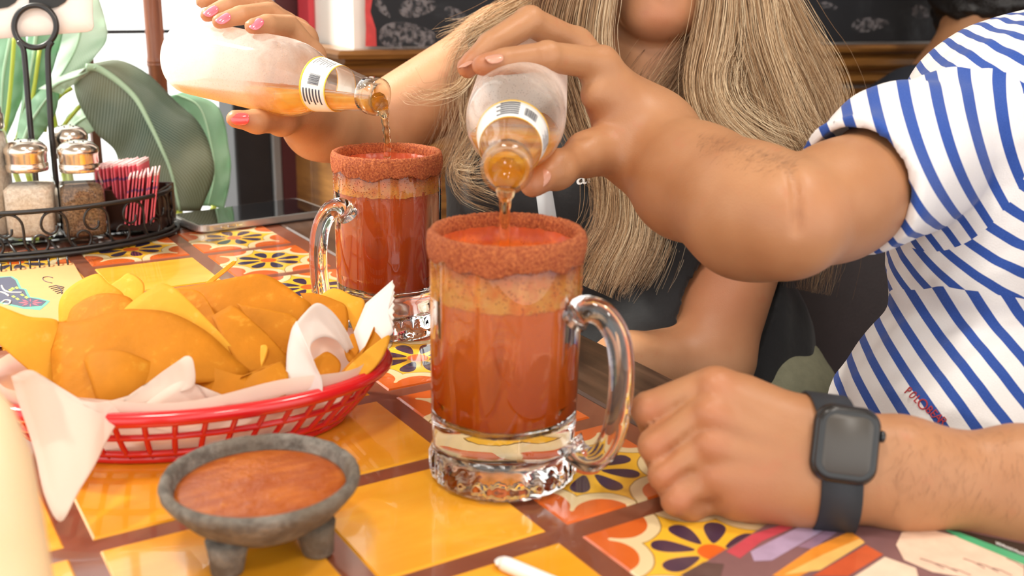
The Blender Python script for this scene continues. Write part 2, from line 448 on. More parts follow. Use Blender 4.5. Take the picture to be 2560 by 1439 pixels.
# maroon post, grey strip, dark window jamb
st('trim_3', (.329, WY - .03, 1.3), (.042, .07, 2.6), simple('maroon_paint', (.085, .018, .022), .5))
red_strip = struct(box('trim_4', (RET - .006, WY - .10, 1.76), (.010, .045, 1.62), simple('red_paint', (.62, .05, .07), .6)))
# window: dark frame, thin glazing bars, clear panes
wn = bpy.data.objects.new('window_1', None); COL.objects.link(wn); wn.location = (-.18, WY, .44); struct(wn)
box('jamb', (.262, WY - .02, 1.3), (.062, .08, 2.6), M['black_frame'], wn, bevel=.004)
box('jamb_strip', (.300, WY - .035, 1.3), (.016, .06, 2.6), M['grey_metal'], wn, bevel=.003)
box('jamb', (-1.58, WY, 1.44), (.05, .08, 2.0), M['black_frame'], wn, bevel=.004)
box('head_rail', (-.66, WY, 2.43), (1.8, .08, .05), M['black_frame'], wn, bevel=.004)
box('sill_rail', (-.66, WY, .46), (1.8, .10, .05), M['black_frame'], wn, bevel=.004)
brown = simple('brown_glazing_bar', (.10, .035, .018), .5, .3)
for x in (-1.02, -.67, -.32, .030): box('glazing_bar', (x, WY + .01, 1.44), (.013, .018, 1.95), brown, wn)
for z in (.950, 1.45, 1.95): box('glazing_bar', (-.66, WY + .012, z), (1.8, .008, .0055), M['black_frame'], wn)
wg = thin_glass('window_glass', (.98, .99, .98), gl=.5)
for i, (x0, x1) in enumerate(((-1.555, -1.027), (-1.013, -.677), (-.663, -.327), (-.313, .023), (.037, .231))): box('pane', ((x0 + x1) / 2, WY + .018, 1.44), (x1 - x0, .004, 1.93), wg, wn)
# ceiling lights
lamp_m, b = newmat('lit_diffuser'); put(b, 'Base Color', (.9, .88, .82)); put(b, 'Emission Color', (1, .93, .84)); put(b, 'Emission Strength', 3)
for i, (x, y) in enumerate(LAMPS):
    t = thing('ceiling_light', ['round ceiling light above the left of the tiled table', 'round ceiling light above the seated man', 'round ceiling light farthest from the window'][i], 'light', (x, y, 2.57))
    v, f = lathe([(0, .04), (.17, .04), (.18, .03), (.18, -.008), (.165, -.008), (.165, .0), (0, .0)], 32)
    link('fixture', fix_normals(mesh('fixture', v, f)), M['chrome'], t)
# ================================================================ chalkboard on the back wall
cb_m, b = newmat('chalk_black'); c_ = coords(); n1 = noise(c_, 9, 6, .65, .4); n2 = noise(c_, 60, 3)
put(b, 'Base Color', colmix(smooth(n1, .5, .85) * n2, (.012, .013, .017), (.10, .11, .125))); put(b, 'Roughness', .75)
cb = thing('chalkboard', 'wide black chalkboard with red painted edge above the oak rail', 'chalkboard', on_wall(.9, .94, .004))
def wallpart(name, poly, out, mat, parent, th=.003):
    """flat painted patch on the wall from (s, z) outline"""
    n = len(poly); vs = [on_wall(s, z, out) for s, z in poly] + [on_wall(s, z, out + th) for s, z in poly]
    fs = [tuple(range(n, 2 * n)), tuple(range(n))[::-1]] + [(i, (i + 1) % n, n + (i + 1) % n, n + i) for i in range(n)]
    return part(name, fix_normals(mesh(name, vs, fs)), mat, parent, smoothed=False)
def wall_sz(px, py):
    r = ray(px, py); t = (A0 - CAM).dot(WN) / r.dot(WN); p = CAM + r * t
    return (p - A0).dot(WD), p.z
s0, _ = wall_sz(918, 60); s1, _ = wall_sz(2560, 60)
wallpart('board', [(s0, .942), (s1 + .5, .942), (s1 + .5, 1.9), (s0, 1.9)], .002, cb_m, cb, .010)
redc = simple('red_edge_paint', (.62, .06, .06), .7, .35, 80)
rr = random.Random(3); zz = np.linspace(.942, 1.9, 40)
wallpart('painted_edge', [(s0 - .006 + rr.uniform(-.002, .002), z) for z in zz] + [(s0 + .005 + rr.uniform(-.004, .004) + max(0, .006 * (1 - (z - .942) / .04)), z) for z in zz[::-1]], .0125, redc, cb, .0006)
chalk_m = bpy.data.materials.new('chalk'); chalk_m.use_nodes = True; E.nt = chalk_m.node_tree; b = chalk_m.node_tree.nodes['Principled BSDF']
c_ = coords(); n1 = smooth(noise(c_, 110, 4, .7), .42, .62); put(b, 'Base Color', colmix(noise(c_, 40), (.30, .26, .27), (.42, .40, .42))); put(b, 'Roughness', .9); put(b, 'Alpha', n1 * .4)
def chalk_leaf(cx, cy, L, Wd, ang, squash=1):
    pts = []
    for i in range(24):
        a = 2 * PI * i / 24; x = math.cos(a) * L; y = math.sin(a) * Wd * (1 - .35 * math.cos(a))
        pts.append((cx + x * math.cos(ang) - y * math.sin(ang), cy + x * math.sin(ang) + y * math.cos(ang)))
    wallpart('chalk_drawing', [wall_sz(*p) for p in pts], .0125, chalk_m, cb, .0004)
chalk_leaf(1015, 90, 75, 34, .05); chalk_leaf(1040, 18, 50, 22, -.15); chalk_leaf(950, 20, 30, 10, .9); chalk_leaf(1140, 40, 40, 14, .5)
chalk_leaf(2165, 60, 48, 17, -.1); chalk_leaf(2290, 30, 25, 16, .2); chalk_leaf(2060, 15, 22, 9, .2)
# ================================================================ booths
def soft_box(name, c, s, mat, parent, bev=.03, rot=None):
    bm = bmesh.new(); r = box_bm(bm, (0, 0, 0), s)
    bmesh.ops.bevel(bm, geom=list(bm.edges), offset=bev, segments=4, affect='EDGES', profile=.5)
    if rot is not None: bmesh.ops.transform(bm, matrix=rot.to_4x4(), verts=bm.verts)
    bmesh.ops.translate(bm, vec=c, verts=bm.verts); return part(name, bm_mesh(name, bm), mat, parent)
shadev = simple('shaded_maroon_vinyl', (.010, .004, .005), .5, .3, 60, bmp=.15)  # same maroon vinyl, with the shade below the backrest put into its colour
bench = thing('booth_bench', 'maroon booth bench with pale piping behind the two diners', 'bench', (.62, -.1, 0))
soft_box('backrest', (.85, -.15, .825), (.10, 1.30, .11), M['maroon'], bench, .03)
soft_box('lower_back', (.850, -.15, .50), (.07, 1.28, .56), shadev, bench, .02)
v, f = tube([(.82, y, .868) for y in np.linspace(-.77, .47, 12)], .008); part('piping', mesh('piping', v, f), simple('pale_piping', (.55, .5, .46), .5), bench)
soft_box('seat', (.57, -.15, .385), (.46, 1.28, .12), shadev, bench, .03)
box('base', (.59, -.15, .16), (.42, 1.26, .32), M['wood_dark'], bench)
# ================================================================ table
tb = thing('tiled_table', 'dark wood restaurant table inlaid with yellow and flowered glazed tiles', 'table', (.0, .1, 0))
V0, V1, U0, U1 = -6, 1, -5, 4                                    # tile columns and rows
X0, X1, Y0, Y1 = V0 * P, V1 * P, -U1 * P, -U0 * P
grout_m, b = newmat('terracotta_grout'); c_ = coords(); n1 = noise(c_, 50, 5)
put(b, 'Base Color', colmix(n1, (.16, .043, .020), (.25, .075, .036))); put(b, 'Roughness', .32); put(b, 'Coat Weight', .8); put(b, 'Coat Roughness', .06)
GE = .012
box('grout', ((X0 + X1) / 2, (Y0 + Y1) / 2, TZ - .0155), (X1 - X0 + 2 * GE, Y1 - Y0 + 2 * GE, .029), grout_m, tb)
BW = .082
ex0, ex1, ey0, ey1 = X0 - GE, X1 + GE, Y0 - GE, Y1 + GE
edge_m = wood('table_edge_wood', (.040, .018, .010), (.12, .062, .036), (40, 2.5, 40), .28, .4)
edge_m2 = wood('table_edge_wood_across', (.040, .018, .010), (.12, .062, .036), (2.5, 40, 40), .28, .4)
for (cx, cy, sx, sy, mm) in ((ex1 + BW / 2, (ey0 + ey1) / 2, BW, ey1 - ey0 + 2 * BW, edge_m), (ex0 - BW / 2, (ey0 + ey1) / 2, BW, ey1 - ey0 + 2 * BW, edge_m),
                       ((ex0 + ex1) / 2, ey1 + BW / 2, ex1 - ex0, BW, edge_m2), ((ex0 + ex1) / 2, ey0 - BW / 2, ex1 - ex0, BW, edge_m2)):
    box('wood_edge', (cx, cy, TZ - .018), (sx, sy, .036), mm, tb, bevel=.004)
box('pedestal', ((X0 + X1) / 2, (Y0 + Y1) / 2, .36), (.12, .12, .70), M['black_wire'], tb, bevel=.006)
box('pedestal_foot', ((X0 + X1) / 2, (Y0 + Y1) / 2, .018), (.70, .08, .036), M['black_wire'], tb, bevel=.006)
box('pedestal_foot', ((X0 + X1) / 2, (Y0 + Y1) / 2, .018), (.08, .70, .036), M['black_wire'], tb, bevel=.006)
# plain glaze
yel_m, b = newmat('yellow_glaze'); c_ = coords()
oi = yel_m.node_tree.nodes.new('ShaderNodeObjectInfo'); 
mp = yel_m.node_tree.nodes.new('ShaderNodeVectorMath'); mp.operation = 'ADD'
yel_m.node_tree.links.new(c_.k, mp.inputs[0]); yel_m.node_tree.links.new(oi.outputs['Location'], mp.inputs[1])
n1 = noise(scaled(E(mp.outputs[0]), 1, 3, 1), 9, 4, .6, .3); r_ = E(oi.outputs['Random'])
put(b, 'Base Color', colmix(smooth(n1 + (r_ - .5) * .3, .3, .75), (.86, .36, .016), (.92, .47, .042))); put(b, 'Roughness', .22)
put(b, 'Coat Weight', 1); put(b, 'Coat Roughness', .035); put(b, 'Normal', bump(noise(c_, 14, 2), .08, .002))
# flowered glaze
flo_m, b = newmat('flowered_glaze'); X, Y, _z = xyz(coords()); S = 1 / .0503
x, y = X * S, Y * S; ax, ay = x.abs(), y.abs(); mx, mn = ax.max(ay), ax.min(ay)
r = (x * x + y * y).sqrt(); ang = E.m('ARCTAN2', y, x)
wob = noise(coords(), 45, 2) * .05 - .025
k = ((ang / (2 * PI) * 8 + 8.5).frac() - .5).abs()                      # 0 on a petal axis
tt = ((r - .19) / .47).max(0).min(1); halfw = E.m('POWER', tt, .75) * E.m('POWER', 1 - tt * tt * tt * tt, .5) * .165 + .012
petal = ((k * r * (2 * PI / 8)) < (halfw + wob * .5)) * (r > .19) * (r < .66)
d = ((mx - 1.03) * (mx - 1.03) + (mn - .50) * (mn - .50)).sqrt() + wob
ring = (d < .485) * (d > .345) * (mn > .10)
inner = E.m('MAXIMUM', (d < .345), (mx > .80) * (mn > .72))
ringc = E.m('MAXIMUM', ring, (d < .49) * (d > .40) )
line = (d < .505) * (d > .485)
c1 = colmix(noise(coords(), 30, 3), (.86, .44, .018), (.90, .55, .045))
c1 = colmix(line, c1, (.30, .18, .05))
c1 = colmix(ringc, c1, (.80, .64, .36)); c1 = colmix(inner, c1, colmix(noise(coords(), 25), (.60, .09, .012), (.72, .16, .022)))
c1 = colmix(petal, c1, (.035, .022, .060)); c1 = colmix(r < .165 + wob, c1, (.75, .13, .015))
put(b, 'Base Color', c1); put(b, 'Roughness', .22); put(b, 'Coat Weight', 1); put(b, 'Coat Roughness', .035)
TS = .1012
bm = bmesh.new(); box_bm(bm, (0, 0, -.004), (TS, TS, .008))
bmesh.ops.bevel(bm, geom=[e for e in bm.edges if all(v.co.z > -.001 for v in e.verts)], offset=.0016, segments=1, affect='EDGES')
tile_me = bm_mesh('tile', bm); tile_me.materials.append(yel_m); flo_me = tile_me.copy(); flo_me.materials.clear(); flo_me.materials.append(flo_m)
rr = random.Random(5)
for u in range(U0, U1):
    for v_ in range(V0, V1):
        fl = v_ == V1 - 1 or v_ == V0 or u == U0 or u == U1 - 1
        o = bpy.data.objects.new('flowered_tile' if fl else 'plain_tile', flo_me if fl else tile_me); COL.objects.link(o); o.parent = tb
        o.location = ((v_ + .5) * P + rr.uniform(-.0006, .0006), -(u + .5) * P + rr.uniform(-.0006, .0006) - .1, TZ + .0002 * rr.random()); 
        o.rotation_euler = (0, 0, rr.uniform(-.006, .006))
# ================================================================ beer mugs
mug_glass = real_glass('mug_glass', (.985, .985, .975), 0.0, 1.46)
chili_m, b = newmat('chili_salt'); c_ = coords(); n1 = noise(c_, 620, 5, .75); n2 = voro(c_, 620)
k = colmix(smooth(n1, .35, .7), (.28, .042, .010), (.68, .21, .060)); k = colmix(smooth(n2, .16, .06), k, (.10, .015, .01))
put(b, 'Base Color', k); put(b, 'Roughness', .75); put(b, 'Normal', bump(n1, .9, .0014)); put(b, 'Subsurface Weight', .15); put(b, 'Subsurface Radius', (.004, .001, .0005))
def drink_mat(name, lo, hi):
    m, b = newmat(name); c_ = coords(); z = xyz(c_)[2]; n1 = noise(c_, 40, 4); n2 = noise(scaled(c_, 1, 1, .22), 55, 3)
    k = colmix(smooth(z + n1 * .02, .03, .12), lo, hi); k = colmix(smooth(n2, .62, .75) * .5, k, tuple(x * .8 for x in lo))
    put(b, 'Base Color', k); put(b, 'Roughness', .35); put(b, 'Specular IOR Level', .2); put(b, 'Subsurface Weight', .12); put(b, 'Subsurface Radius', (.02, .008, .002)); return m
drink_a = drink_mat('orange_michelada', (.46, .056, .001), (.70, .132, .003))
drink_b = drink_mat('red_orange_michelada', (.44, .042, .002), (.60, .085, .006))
foam_m, b = newmat('orange_foam'); c_ = coords(); n1 = noise(c_, 70, 5, .6); z = xyz(c_)[2]
k = colmix(smooth(n1, .35, .66), (.95, .24, .025), (1.0, .46, .09)); k = colmix(smooth(z + n1 * .03, .142, .158), k, (.50, .075, .018)); k = colmix(smooth(voro(c_, 300), .17, .07) , k, (.38, .05, .015))
put(b, 'Base Color', k); put(b, 'Roughness', .4); put(b, 'Subsurface Weight', .3); put(b, 'Subsurface Radius', (.02, .008, .002)); put(b, 'Normal', bump(n1, .15, .002))
def mug(cx, cy, hdir, level, drink, label):
    t = thing('beer_mug', label, 'mug', (cx, cy, TZ + .0006))
    H = .150
    outer = [(0, .0035), (.030, .003), (.037, .0), (.0425, .0006), (.0448, .003), (.0452, .007), (.0452, .015), (.0442, .0185), (.0432, .0215), (.0434, .0245), (.0440, .032), (.0443, .060), (.0447, .115), (.0447, .143), (.0440, .1485), (.0425, .150)]
    inner = [(.0411, .1488), (.0405, .144), (.0403, .110), (.0399, .070), (.0392, .052), (.0375, .043), (.034, .0375), (.026, .035), (0, .0345)]
    no = len(outer)
    def rf(a, z, i):
        if i < no and z < .018: return 1 + .012 * math.cos(26 * a) * (1 if .001 < z else 0)
        if i >= no and z < .14: return 1 - .026 * abs(math.sin(5 * a)) ** 1.5
        return 1
    v, f = lathe(outer + inner, 156, rfun=rf); me = fix_normals(mesh('glass_body', v, f)); link('glass_body', me, mug_glass, t)
    hd = Vector(hdir).normalized()
    path = catmull([hd * r + Vector((0, 0, z)) for r, z in ((.0445, .107), (.052, .114), (.064, .112), (.073, .100), (.0765, .080), (.0755, .055), (.071, .036), (.062, .0235), (.052, .0235), (.0445, .030))], 40)
    v, f = tube(path, [.0098 if i in (0, 39) else (.0088 if i in (1, 38) else .0072 + .0012 * (abs(i - 20) / 20) ** 3) for i in range(40)], 18)
    link('handle', fix_normals(mesh('handle', v, f)), mug_glass, t)
    dr = [(0, .0349), (.026, .0354), (.0338, .0379), (.0372, .0433), (.0388, .0522), (.0395, .070), (.0398, .110), (.0398, level - .001), (.037, level), (0, level - .0005)]
    v, f = lathe(dr, 120, rfun=lambda a, z, i: 1 - .026 * abs(math.sin(5 * a)) ** 1.5 + .011); link('drink', fix_normals(mesh('drink', v, f)), drink, t)
    rr = random.Random(int(level * 1e5))
    v, f = lathe([(.0408, level - .004), (.0409, .135), (.0412, .1455), (.0388, .1455), (.0385, .135), (.0380, level + .002), (.030, level + .0035), (.015, level + .003), (0, level + .0035)], 120)
    v = [p + Vector((p.x, p.y, 0)).normalized() * (-rr.uniform(0, .0009)) + Vector((0, 0, rr.uniform(-.0006, .0006))) for p in v]
    link('foam', fix_normals(mesh('foam', v, f)), foam_m, t)
    pr = [(.0446, .1385), (.0451, .1395), (.0456, .1415), (.0459, .1445), (.0459, .148), (.0455, .1515), (.0446, .1532), (.0435, .1538), (.0422, .1535), (.0408, .1525), (.0400, .150), (.0396, .146), (.0398, .140)]
    v, f = lathe(pr, 320, close=True); out = []
    for p in v:
        q = Vector((p.x, p.y, 0)).normalized(); a = math.atan2(p.y, p.x)
        s = rr.gauss(0, .00022) + .0003 * math.sin(9 * a + 2) + .0002 * math.sin(17 * a)
        out.append(p + q * s + Vector((0, 0, rr.gauss(0, .0002) - (.003 * (.5 + .5 * math.sin(5 * a + 1)) + .001 * math.sin(13 * a) if p.z < .1398 and q.dot(p) > .044 else 0))))
    link('chili_rim', fix_normals(mesh('chili_rim', out, f)), chili_m, t)
    # grains that fell below the rim, on the glass
    bm = bmesh.new()
    for i in range(900):
        a = rr.uniform(0, 2 * PI); z = .139 - abs(rr.gauss(0, .013)); r_ = .0447
        m4 = Matrix.Translation((r_ * math.cos(a), r_ * math.sin(a), z))
        bmesh.ops.create_icosphere(bm, subdivisions=1, radius=rr.uniform(.0002, .00055), matrix=m4)
    o = link('chili_grains', bm_mesh('chili_grains', bm), chili_m, t); o['kind'] = 'stuff'
    return t
mug(.0105, -.149, (.465, -.883, 0), .1185, drink_a, 'chili-rimmed glass mug of orange drink in front, under the man\'s bottle')
mug(.0715, .1365, (-.955, -.31, 0), .1255, drink_b, 'chili-rimmed glass mug of redder drink behind the chip basket')
# ================================================================ beer bottles
bottle_m = thin_glass('frosted_bottle_glass', (.99, .985, .97), .55, (1.0, 1.0, .99), axial=True)
lipglass = thin_glass('clear_bottle_glass', (.97, .95, .90))
def beer_mat(name):
    m = bpy.data.materials.new(name); m.use_nodes = True; nt = m.node_tree; E.nt = nt; nt.nodes.clear()
    out = nt.nodes.new('ShaderNodeOutputMaterial'); tr = nt.nodes.new('ShaderNodeBsdfTransparent'); tr.inputs[0].default_value = (1.0, .72, .20, 1)
    tl = nt.nodes.new('ShaderNodeBsdfTranslucent'); c = coords(); k = colmix(smooth(noise(c, 60, 4), .35, .7), (1.0, .50, .03), (1.0, .70, .14)); nt.links.new(k.k, tl.inputs[0])
    df = nt.nodes.new('ShaderNodeBsdfDiffuse'); nt.links.new(k.k, df.inputs[0])
    a = nt.nodes.new('ShaderNodeMixShader'); a.inputs[0].default_value = .45; nt.links.new(tl.outputs[0], a.inputs[1]); nt.links.new(df.outputs[0], a.inputs[2])
    b_ = nt.nodes.new('ShaderNodeMixShader'); b_.inputs[0].default_value = .70; nt.links.new(tr.outputs[0], b_.inputs[1]); nt.links.new(a.outputs[0], b_.inputs[2])
    g = nt.nodes.new('ShaderNodeBsdfGlossy'); g.inputs['Roughness'].default_value = .05; fr = nt.nodes.new('ShaderNodeLayerWeight'); fr.inputs[0].default_value = .5; fr = (E.m('POWER', E(fr.outputs['Facing']), 5.0) * .7 + .02).k.node
    d = nt.nodes.new('ShaderNodeMixShader'); nt.links.new(fr.outputs[0], d.inputs[0]); nt.links.new(b_.outputs[0], d.inputs[1]); nt.links.new(g.outputs[0], d.inputs[2])
    nt.links.new(d.outputs[0], out.inputs[0]); return m
beer_m = beer_mat('pale_beer'); stream_m = real_glass('poured_beer', (1.0, .90, .66), 0, 1.33)
paper_m = simple('label_paper', (.80, .80, .78), .5, .03); ink_m = simple('label_ink', (.05, .05, .07), .6, .2); gold_m = simple('gold_band', (.85, .50, .04), .35, .1, metal=.3)
BP = [(0, .004), (.020, .003), (.029, 0), (.0325, .002), (.0338, .006), (.0340, .012), (.0340, .118), (.0335, .130), (.0318, .142), (.0282, .153), (.0245, .161), (.0228, .166), (.0190, .190), (.0160, .206), (.0142, .217), (.0138, .221), (.0138, .2225), (.0150, .2235), (.0152, .229), (.0147, .2325), (.0135, .2335)]
BIN = [(.0115, .2335), (.0108, .230), (.0108, .222), (.0112, .217), (.0135, .205)]
def bottle_r(z):
    for (r0, z0), (r1, z1) in zip(BP[1:], BP[2:]):
        if z0 <= z <= z1 and z1 > z0: return r0 + (r1 - r0) * (z - z0) / (z1 - z0)
    return .0340
def bottle(mouth, base_dir, level_pt, spin, label, stream_path, srad):
    ax = (Vector(mouth) - Vector(base_dir)).normalized(); L = .2335
    B0 = Vector(mouth) - ax * L
    R3 = basis(ax); M4 = R3.to_4x4(); M4.translation = B0
    t = thing('beer_bottle', label, 'bottle', B0)
    v, f = lathe(BP + BIN, 64, M4); me = fix_normals(mesh('glass_body', v, f)); set_attr(me, 'axial', [(v_.co - B0).dot(ax) for v_ in me.vertices]); part('glass_body', me, bottle_m, t)
    pr = [(.0142, .2185), (.0144, .2225), (.0157, .2238), (.0159, .229), (.0153, .2332), (.0135, .2342), (.0112, .2342), (.0105, .229), (.0107, .2185)]
    v, f = lathe(pr, 48, M4, close=True); part('lip', fix_normals(mesh('lip', v, f)), mug_lip, t)
    # beer: the inside of the bottle cut by a level plane
    bm = bmesh.new(); bp = [(max(r - .0016, 0), z + (.004 if z < .01 else 0)) for r, z in BP if z < .232]; bp.append((0, .2335))
    bp[0] = (0, bp[0][1]); v, f = lathe(bp, 56, M4); me = fix_normals(mesh('beer', v, f)); bm.from_mesh(me)
    bmesh.ops.bisect_plane(bm, geom=bm.verts[:] + bm.edges[:] + bm.faces[:], plane_co=level_pt, plane_no=(0, 0, 1), clear_outer=True)
    bmesh.ops.holes_fill(bm, edges=[e for e in bm.edges if e.is_boundary]); bmesh.ops.recalc_face_normals(bm, faces=bm.faces)
    bm.to_mesh(me); bm.free(); part('beer', me, beer_m, t)
    # neck label: paper band, gold edges, print
    def band(name, z0, z1, a0, a1, off, mat, par, n=40, nz=4):
        vs, fs = [], []
        for q in range(2):
            for i in range(nz + 1):
                z = z0 + (z1 - z0) * i / nz
                for j in range(n + 1):
                    a = spin + a0 + (a1 - a0) * j / n; rad = bottle_r(z) + off + q * .00015
                    vs.append(M4 @ Vector((rad * math.cos(a), rad * math.sin(a), z)))
        m_ = (nz + 1) * (n + 1)
        for q in range(2):
            for i in range(nz):
                for j in range(n):
                    a = q * m_ + i * (n + 1) + j; fs.append((a, a + 1, a + n + 2, a + n + 1))
        for j in range(n):
            for i in (0, nz): a = i * (n + 1) + j; fs.append((a, a + 1, a + 1 + m_, a + m_))
        for i in range(nz):
            for j in (0, n): a = i * (n + 1) + j; fs.append((a, a + n + 1, a + n + 1 + m_, a + m_))
        me = fix_normals(mesh(name, vs, fs)); me.transform(Matrix.Translation(-t.location)); return link(name, me, mat, par)
    lab = band('neck_label', .167, .1895, -PI, PI, .0004, paper_m, t)
    band('gold_band', .1655, .167, -PI, PI, .0005, gold_m, lab); band('gold_band', .1895, .1905, -PI, PI, .0005, gold_m, lab)
    rr = random.Random(4); a = .22
    bars = []
    for i in range(13):                                          # bar code
        w_ = rr.choice((.010, .018, .028)); bars.append((a, a + w_)); a += w_ + rr.choice((.012, .02))
    for q in bars: band('print_bar', .1735, .184, q[0], q[1], .0008, ink_m, lab, 2, 2)
    for i in range(6): band('print_line', .169 + i * .0031, .1702 + i * .0031, .80, 1.36 + .12 * (i % 2), .0008, ink_m, lab, 8, 1)
    for i in range(8): band('print_line', .1695 + i * .0023, .1702 + i * .0023, -.72, -.22 - .08 * (i % 3), .0008, simple('grey_ink', (.35, .35, .37), .6) if i == 0 else bpy.data.materials['grey_ink'], lab, 6, 1)
    v, f = tube(stream_path, srad, 12); part('poured_beer', fix_normals(mesh('poured_beer', v, f)), stream_m, t)
    return t, M4, R3
mug_lip = thin_glass('lip_glass', (.97, .93, .84), gl=1.6)
LM = V(949, 243, .872); LB = V(424, 131, 1.0)
s_end = Vector((.070, .128, .8755))
sp = catmull([LM + (LM - LB).normalized() * -.004 + Vector((0, 0, -.004)), V(955, 268, .870), V(962, 300, .874), V(966, 330, .878), V(968, 365, .884), V(968, 395, .886)], 26)
sr = [(.0085 - .0055 * min(1, i / 10)) * (1 + .12 * math.sin(i * 1.9)) for i in range(26)]
bL, bL4, bL3 = bottle(LM, LB, V(600, 217, .94), 2.35, 'frosted beer bottle tipped by the woman over the back mug', sp, sr)
RM = V(1266, 424, .618); RBs = V(1289, 300, .712)
rp = catmull([RM + Vector((0, 0, -.003)) - (RM - RBs).normalized() * .006, V(1265, 462, .616), V(1263, 500, .622), V(1262, 540, .632), V(1261, 590, .645), V(1261, 630, .650)], 26)
rs = [(.0095 - .0062 * min(1, i / 11)) * (1 + .10 * math.sin(i * 1.7 + 1)) for i in range(26)]
bR, bR4, bR3 = bottle(RM, RBs, V(1385, 352, .69), .55, 'frosted beer bottle tipped by the man over the front mug', rp, rs)
# ================================================================ stone salsa bowl
stone, b = newmat('basalt'); c_ = coords(); n1 = noise(c_, 90, 6, .7); n2 = voro(c_, 260); n3 = noise(c_, 22, 3)
k = colmix(smooth(n1, .35, .7), (.095, .080, .065), (.25, .225, .19)); k = colmix(smooth(n3, .45, .65) * .6, k, (.105, .070, .036))
put(b, 'Base Color', k); put(b, 'Roughness', .8); put(b, 'Normal', bump(n1 + n2 * .5, .6, .002))
sc_ = V(652, 1188, .556); HB = sc_.z - TZ
mo = thing('salsa_bowl', 'small three-legged grey stone bowl full of red salsa', 'bowl', (sc_.x, sc_.y, TZ))
pr = [(0, .012), (.018, .0115), (.030, .0155), (.0405, .0235), (.0475, HB - .009), (.0512, HB - .004), (.0517, HB - .001), (.0505, HB + .0012), (.0485, HB + .0018), (.0465, HB + .0008), (.0452, HB - .002), (.0435, HB - .008), (.034, .021), (0, .017)]
rr = random.Random(2); v, f = lathe(pr, 72); v = [p * (1 + rr.gauss(0, .003)) for p in v]; link('bowl', fix_normals(mesh('bowl', v, f)), stone, mo)
for q in (T(578, 1425), T(805, 1384), None):
    d = (q - Vector((sc_.x, sc_.y, TZ))) if q is not None else (FW * Vector((1, 1, 0))) * .036
    d = Vector((d.x, d.y, 0)).normalized(); 
    v, f = lathe([(0, 0), (.0065, 0), (.0082, .0015), (.0095, .010), (.0115, .0185), (0, .0195)], 20)
    v = [p + d * (.0315 - p.z * .12) for p in v]; link('leg', fix_normals(mesh('leg', v, f)), stone, mo)
salsa_m, b = newmat('red_salsa'); c_ = coords(); n1 = noise(c_, 120, 5, .65); n2 = noise(scaled(c_, 1, 3, 1), 40, 4)
k = colmix(smooth(n2, .35, .7), (.36, .070, .005), (.50, .125, .010)); k = colmix(smooth(n1, .62, .72), k, (.56, .17, .02))
put(b, 'Base Color', k); put(b, 'Roughness', .10); put(b, 'Normal', bump(n1, .6, .0018)); put(b, 'Specular IOR Level', .35)
v, f = lathe([(.0446, HB - .009), (.0440, HB - .0056), (.0410, HB - .0050), (.02, HB - .0045), (0, HB - .0043)], 64); link('salsa', fix_normals(mesh('salsa', v, f)), salsa_m, mo)
# ================================================================ red basket, paper, chips
red_m = simple('red_plastic', (.62, .010, .014), .25, .06, 40, coat=.5, sss=.0)
BC = Vector((-.1316, .0099, TZ)); BA = -.270
bk = thing('chip_basket', 'oval red plastic lattice basket lined with paper and full of tortilla chips', 'basket', BC)
bk.rotation_euler = (0, 0, BA)
def oval(a, b_, z, n=72): return [Vector((a * math.cos(2 * PI * i / n), b_ * math.sin(2 * PI * i / n), z)) for i in range(n)]
HR = .0402; ra, rb_, ba_, bb_ = .1268, .0776, .0968, .0516
def lev(t): return (ba_ + (ra - ba_) * t ** .8, bb_ + (rb_ - bb_) * t ** .8, .0035 + (HR - .0035) * t)
rimp = oval(ra, rb_, HR, 96); v, f = tube(rimp, .0048, 10, closed=True)
link('rim', fix_normals(mesh('rim', v, f)), red_m, bk)
for t_ in (.58, .16):
    a, b_, z = lev(t_); v, f = tube(oval(a, b_, z, 72), .0021, 6, closed=True); link('hoop', fix_normals(mesh('hoop', v, f)), red_m, bk)
v, f = tube(oval(ba_, bb_, .0035, 72), .0034, 8, closed=True); link('base_hoop', fix_normals(mesh('base_hoop', v, f)), red_m, bk)
NS = 44
for i in range(NS):
    a_ = 2 * PI * i / NS; pts = []
    for t_ in np.linspace(0, 1, 6): A_, B_, z = lev(t_); pts.append(Vector((A_ * math.cos(a_ + .05 * t_), B_ * math.sin(a_ + .05 * t_), z)))
    v, f = tube(pts, .0019, 5); link('rib', mesh('rib', v, f), red_m, bk)
for i in range(-5, 6):
    x = i * .016; yy = bb_ * math.sqrt(max(0, 1 - (x / ba_) ** 2)); v, f = tube([Vector((x, -yy, .003)), Vector((x, yy, .003))], .002, 5); link('floor_bar', mesh('floor_bar', v, f), red_m, bk)
paper2 = translucent('deli_paper', (.86, .73, .63), .04, 30, .42, .6, .1)
lv, lf = [], []
for k_, t_ in enumerate((0.02, .25, .5, .75, 1.0, 1.12)):
    A_, B_, z = lev(min(t_, 1)); g = .955
    for i in range(72):
        a_ = 2 * PI * i / 72; w_ = .0025 * math.sin(7 * a_) * t_
        lv.append(Vector(((A_ * g + w_) * math.cos(a_), (B_ * g + w_) * math.sin(a_), z + .004 + (max(0, t_ - 1) * .06 if t_ > 1 else 0) + .002 * math.sin(5 * a_ + 1) * t_)))
for k_ in range(5):
    for i in range(72): lf.append((k_ * 72 + i, k_ * 72 + (i + 1) % 72, (k_ + 1) * 72 + (i + 1) % 72, (k_ + 1) * 72 + i))
lf.append(tuple(range(72))[::-1])
pp = thing('deli_paper', 'pale translucent paper lining the red basket with curled corners', 'paper', BC)
o = link('liner', mesh('liner', lv, lf), paper2, pp); o.rotation_euler = (0, 0, BA)
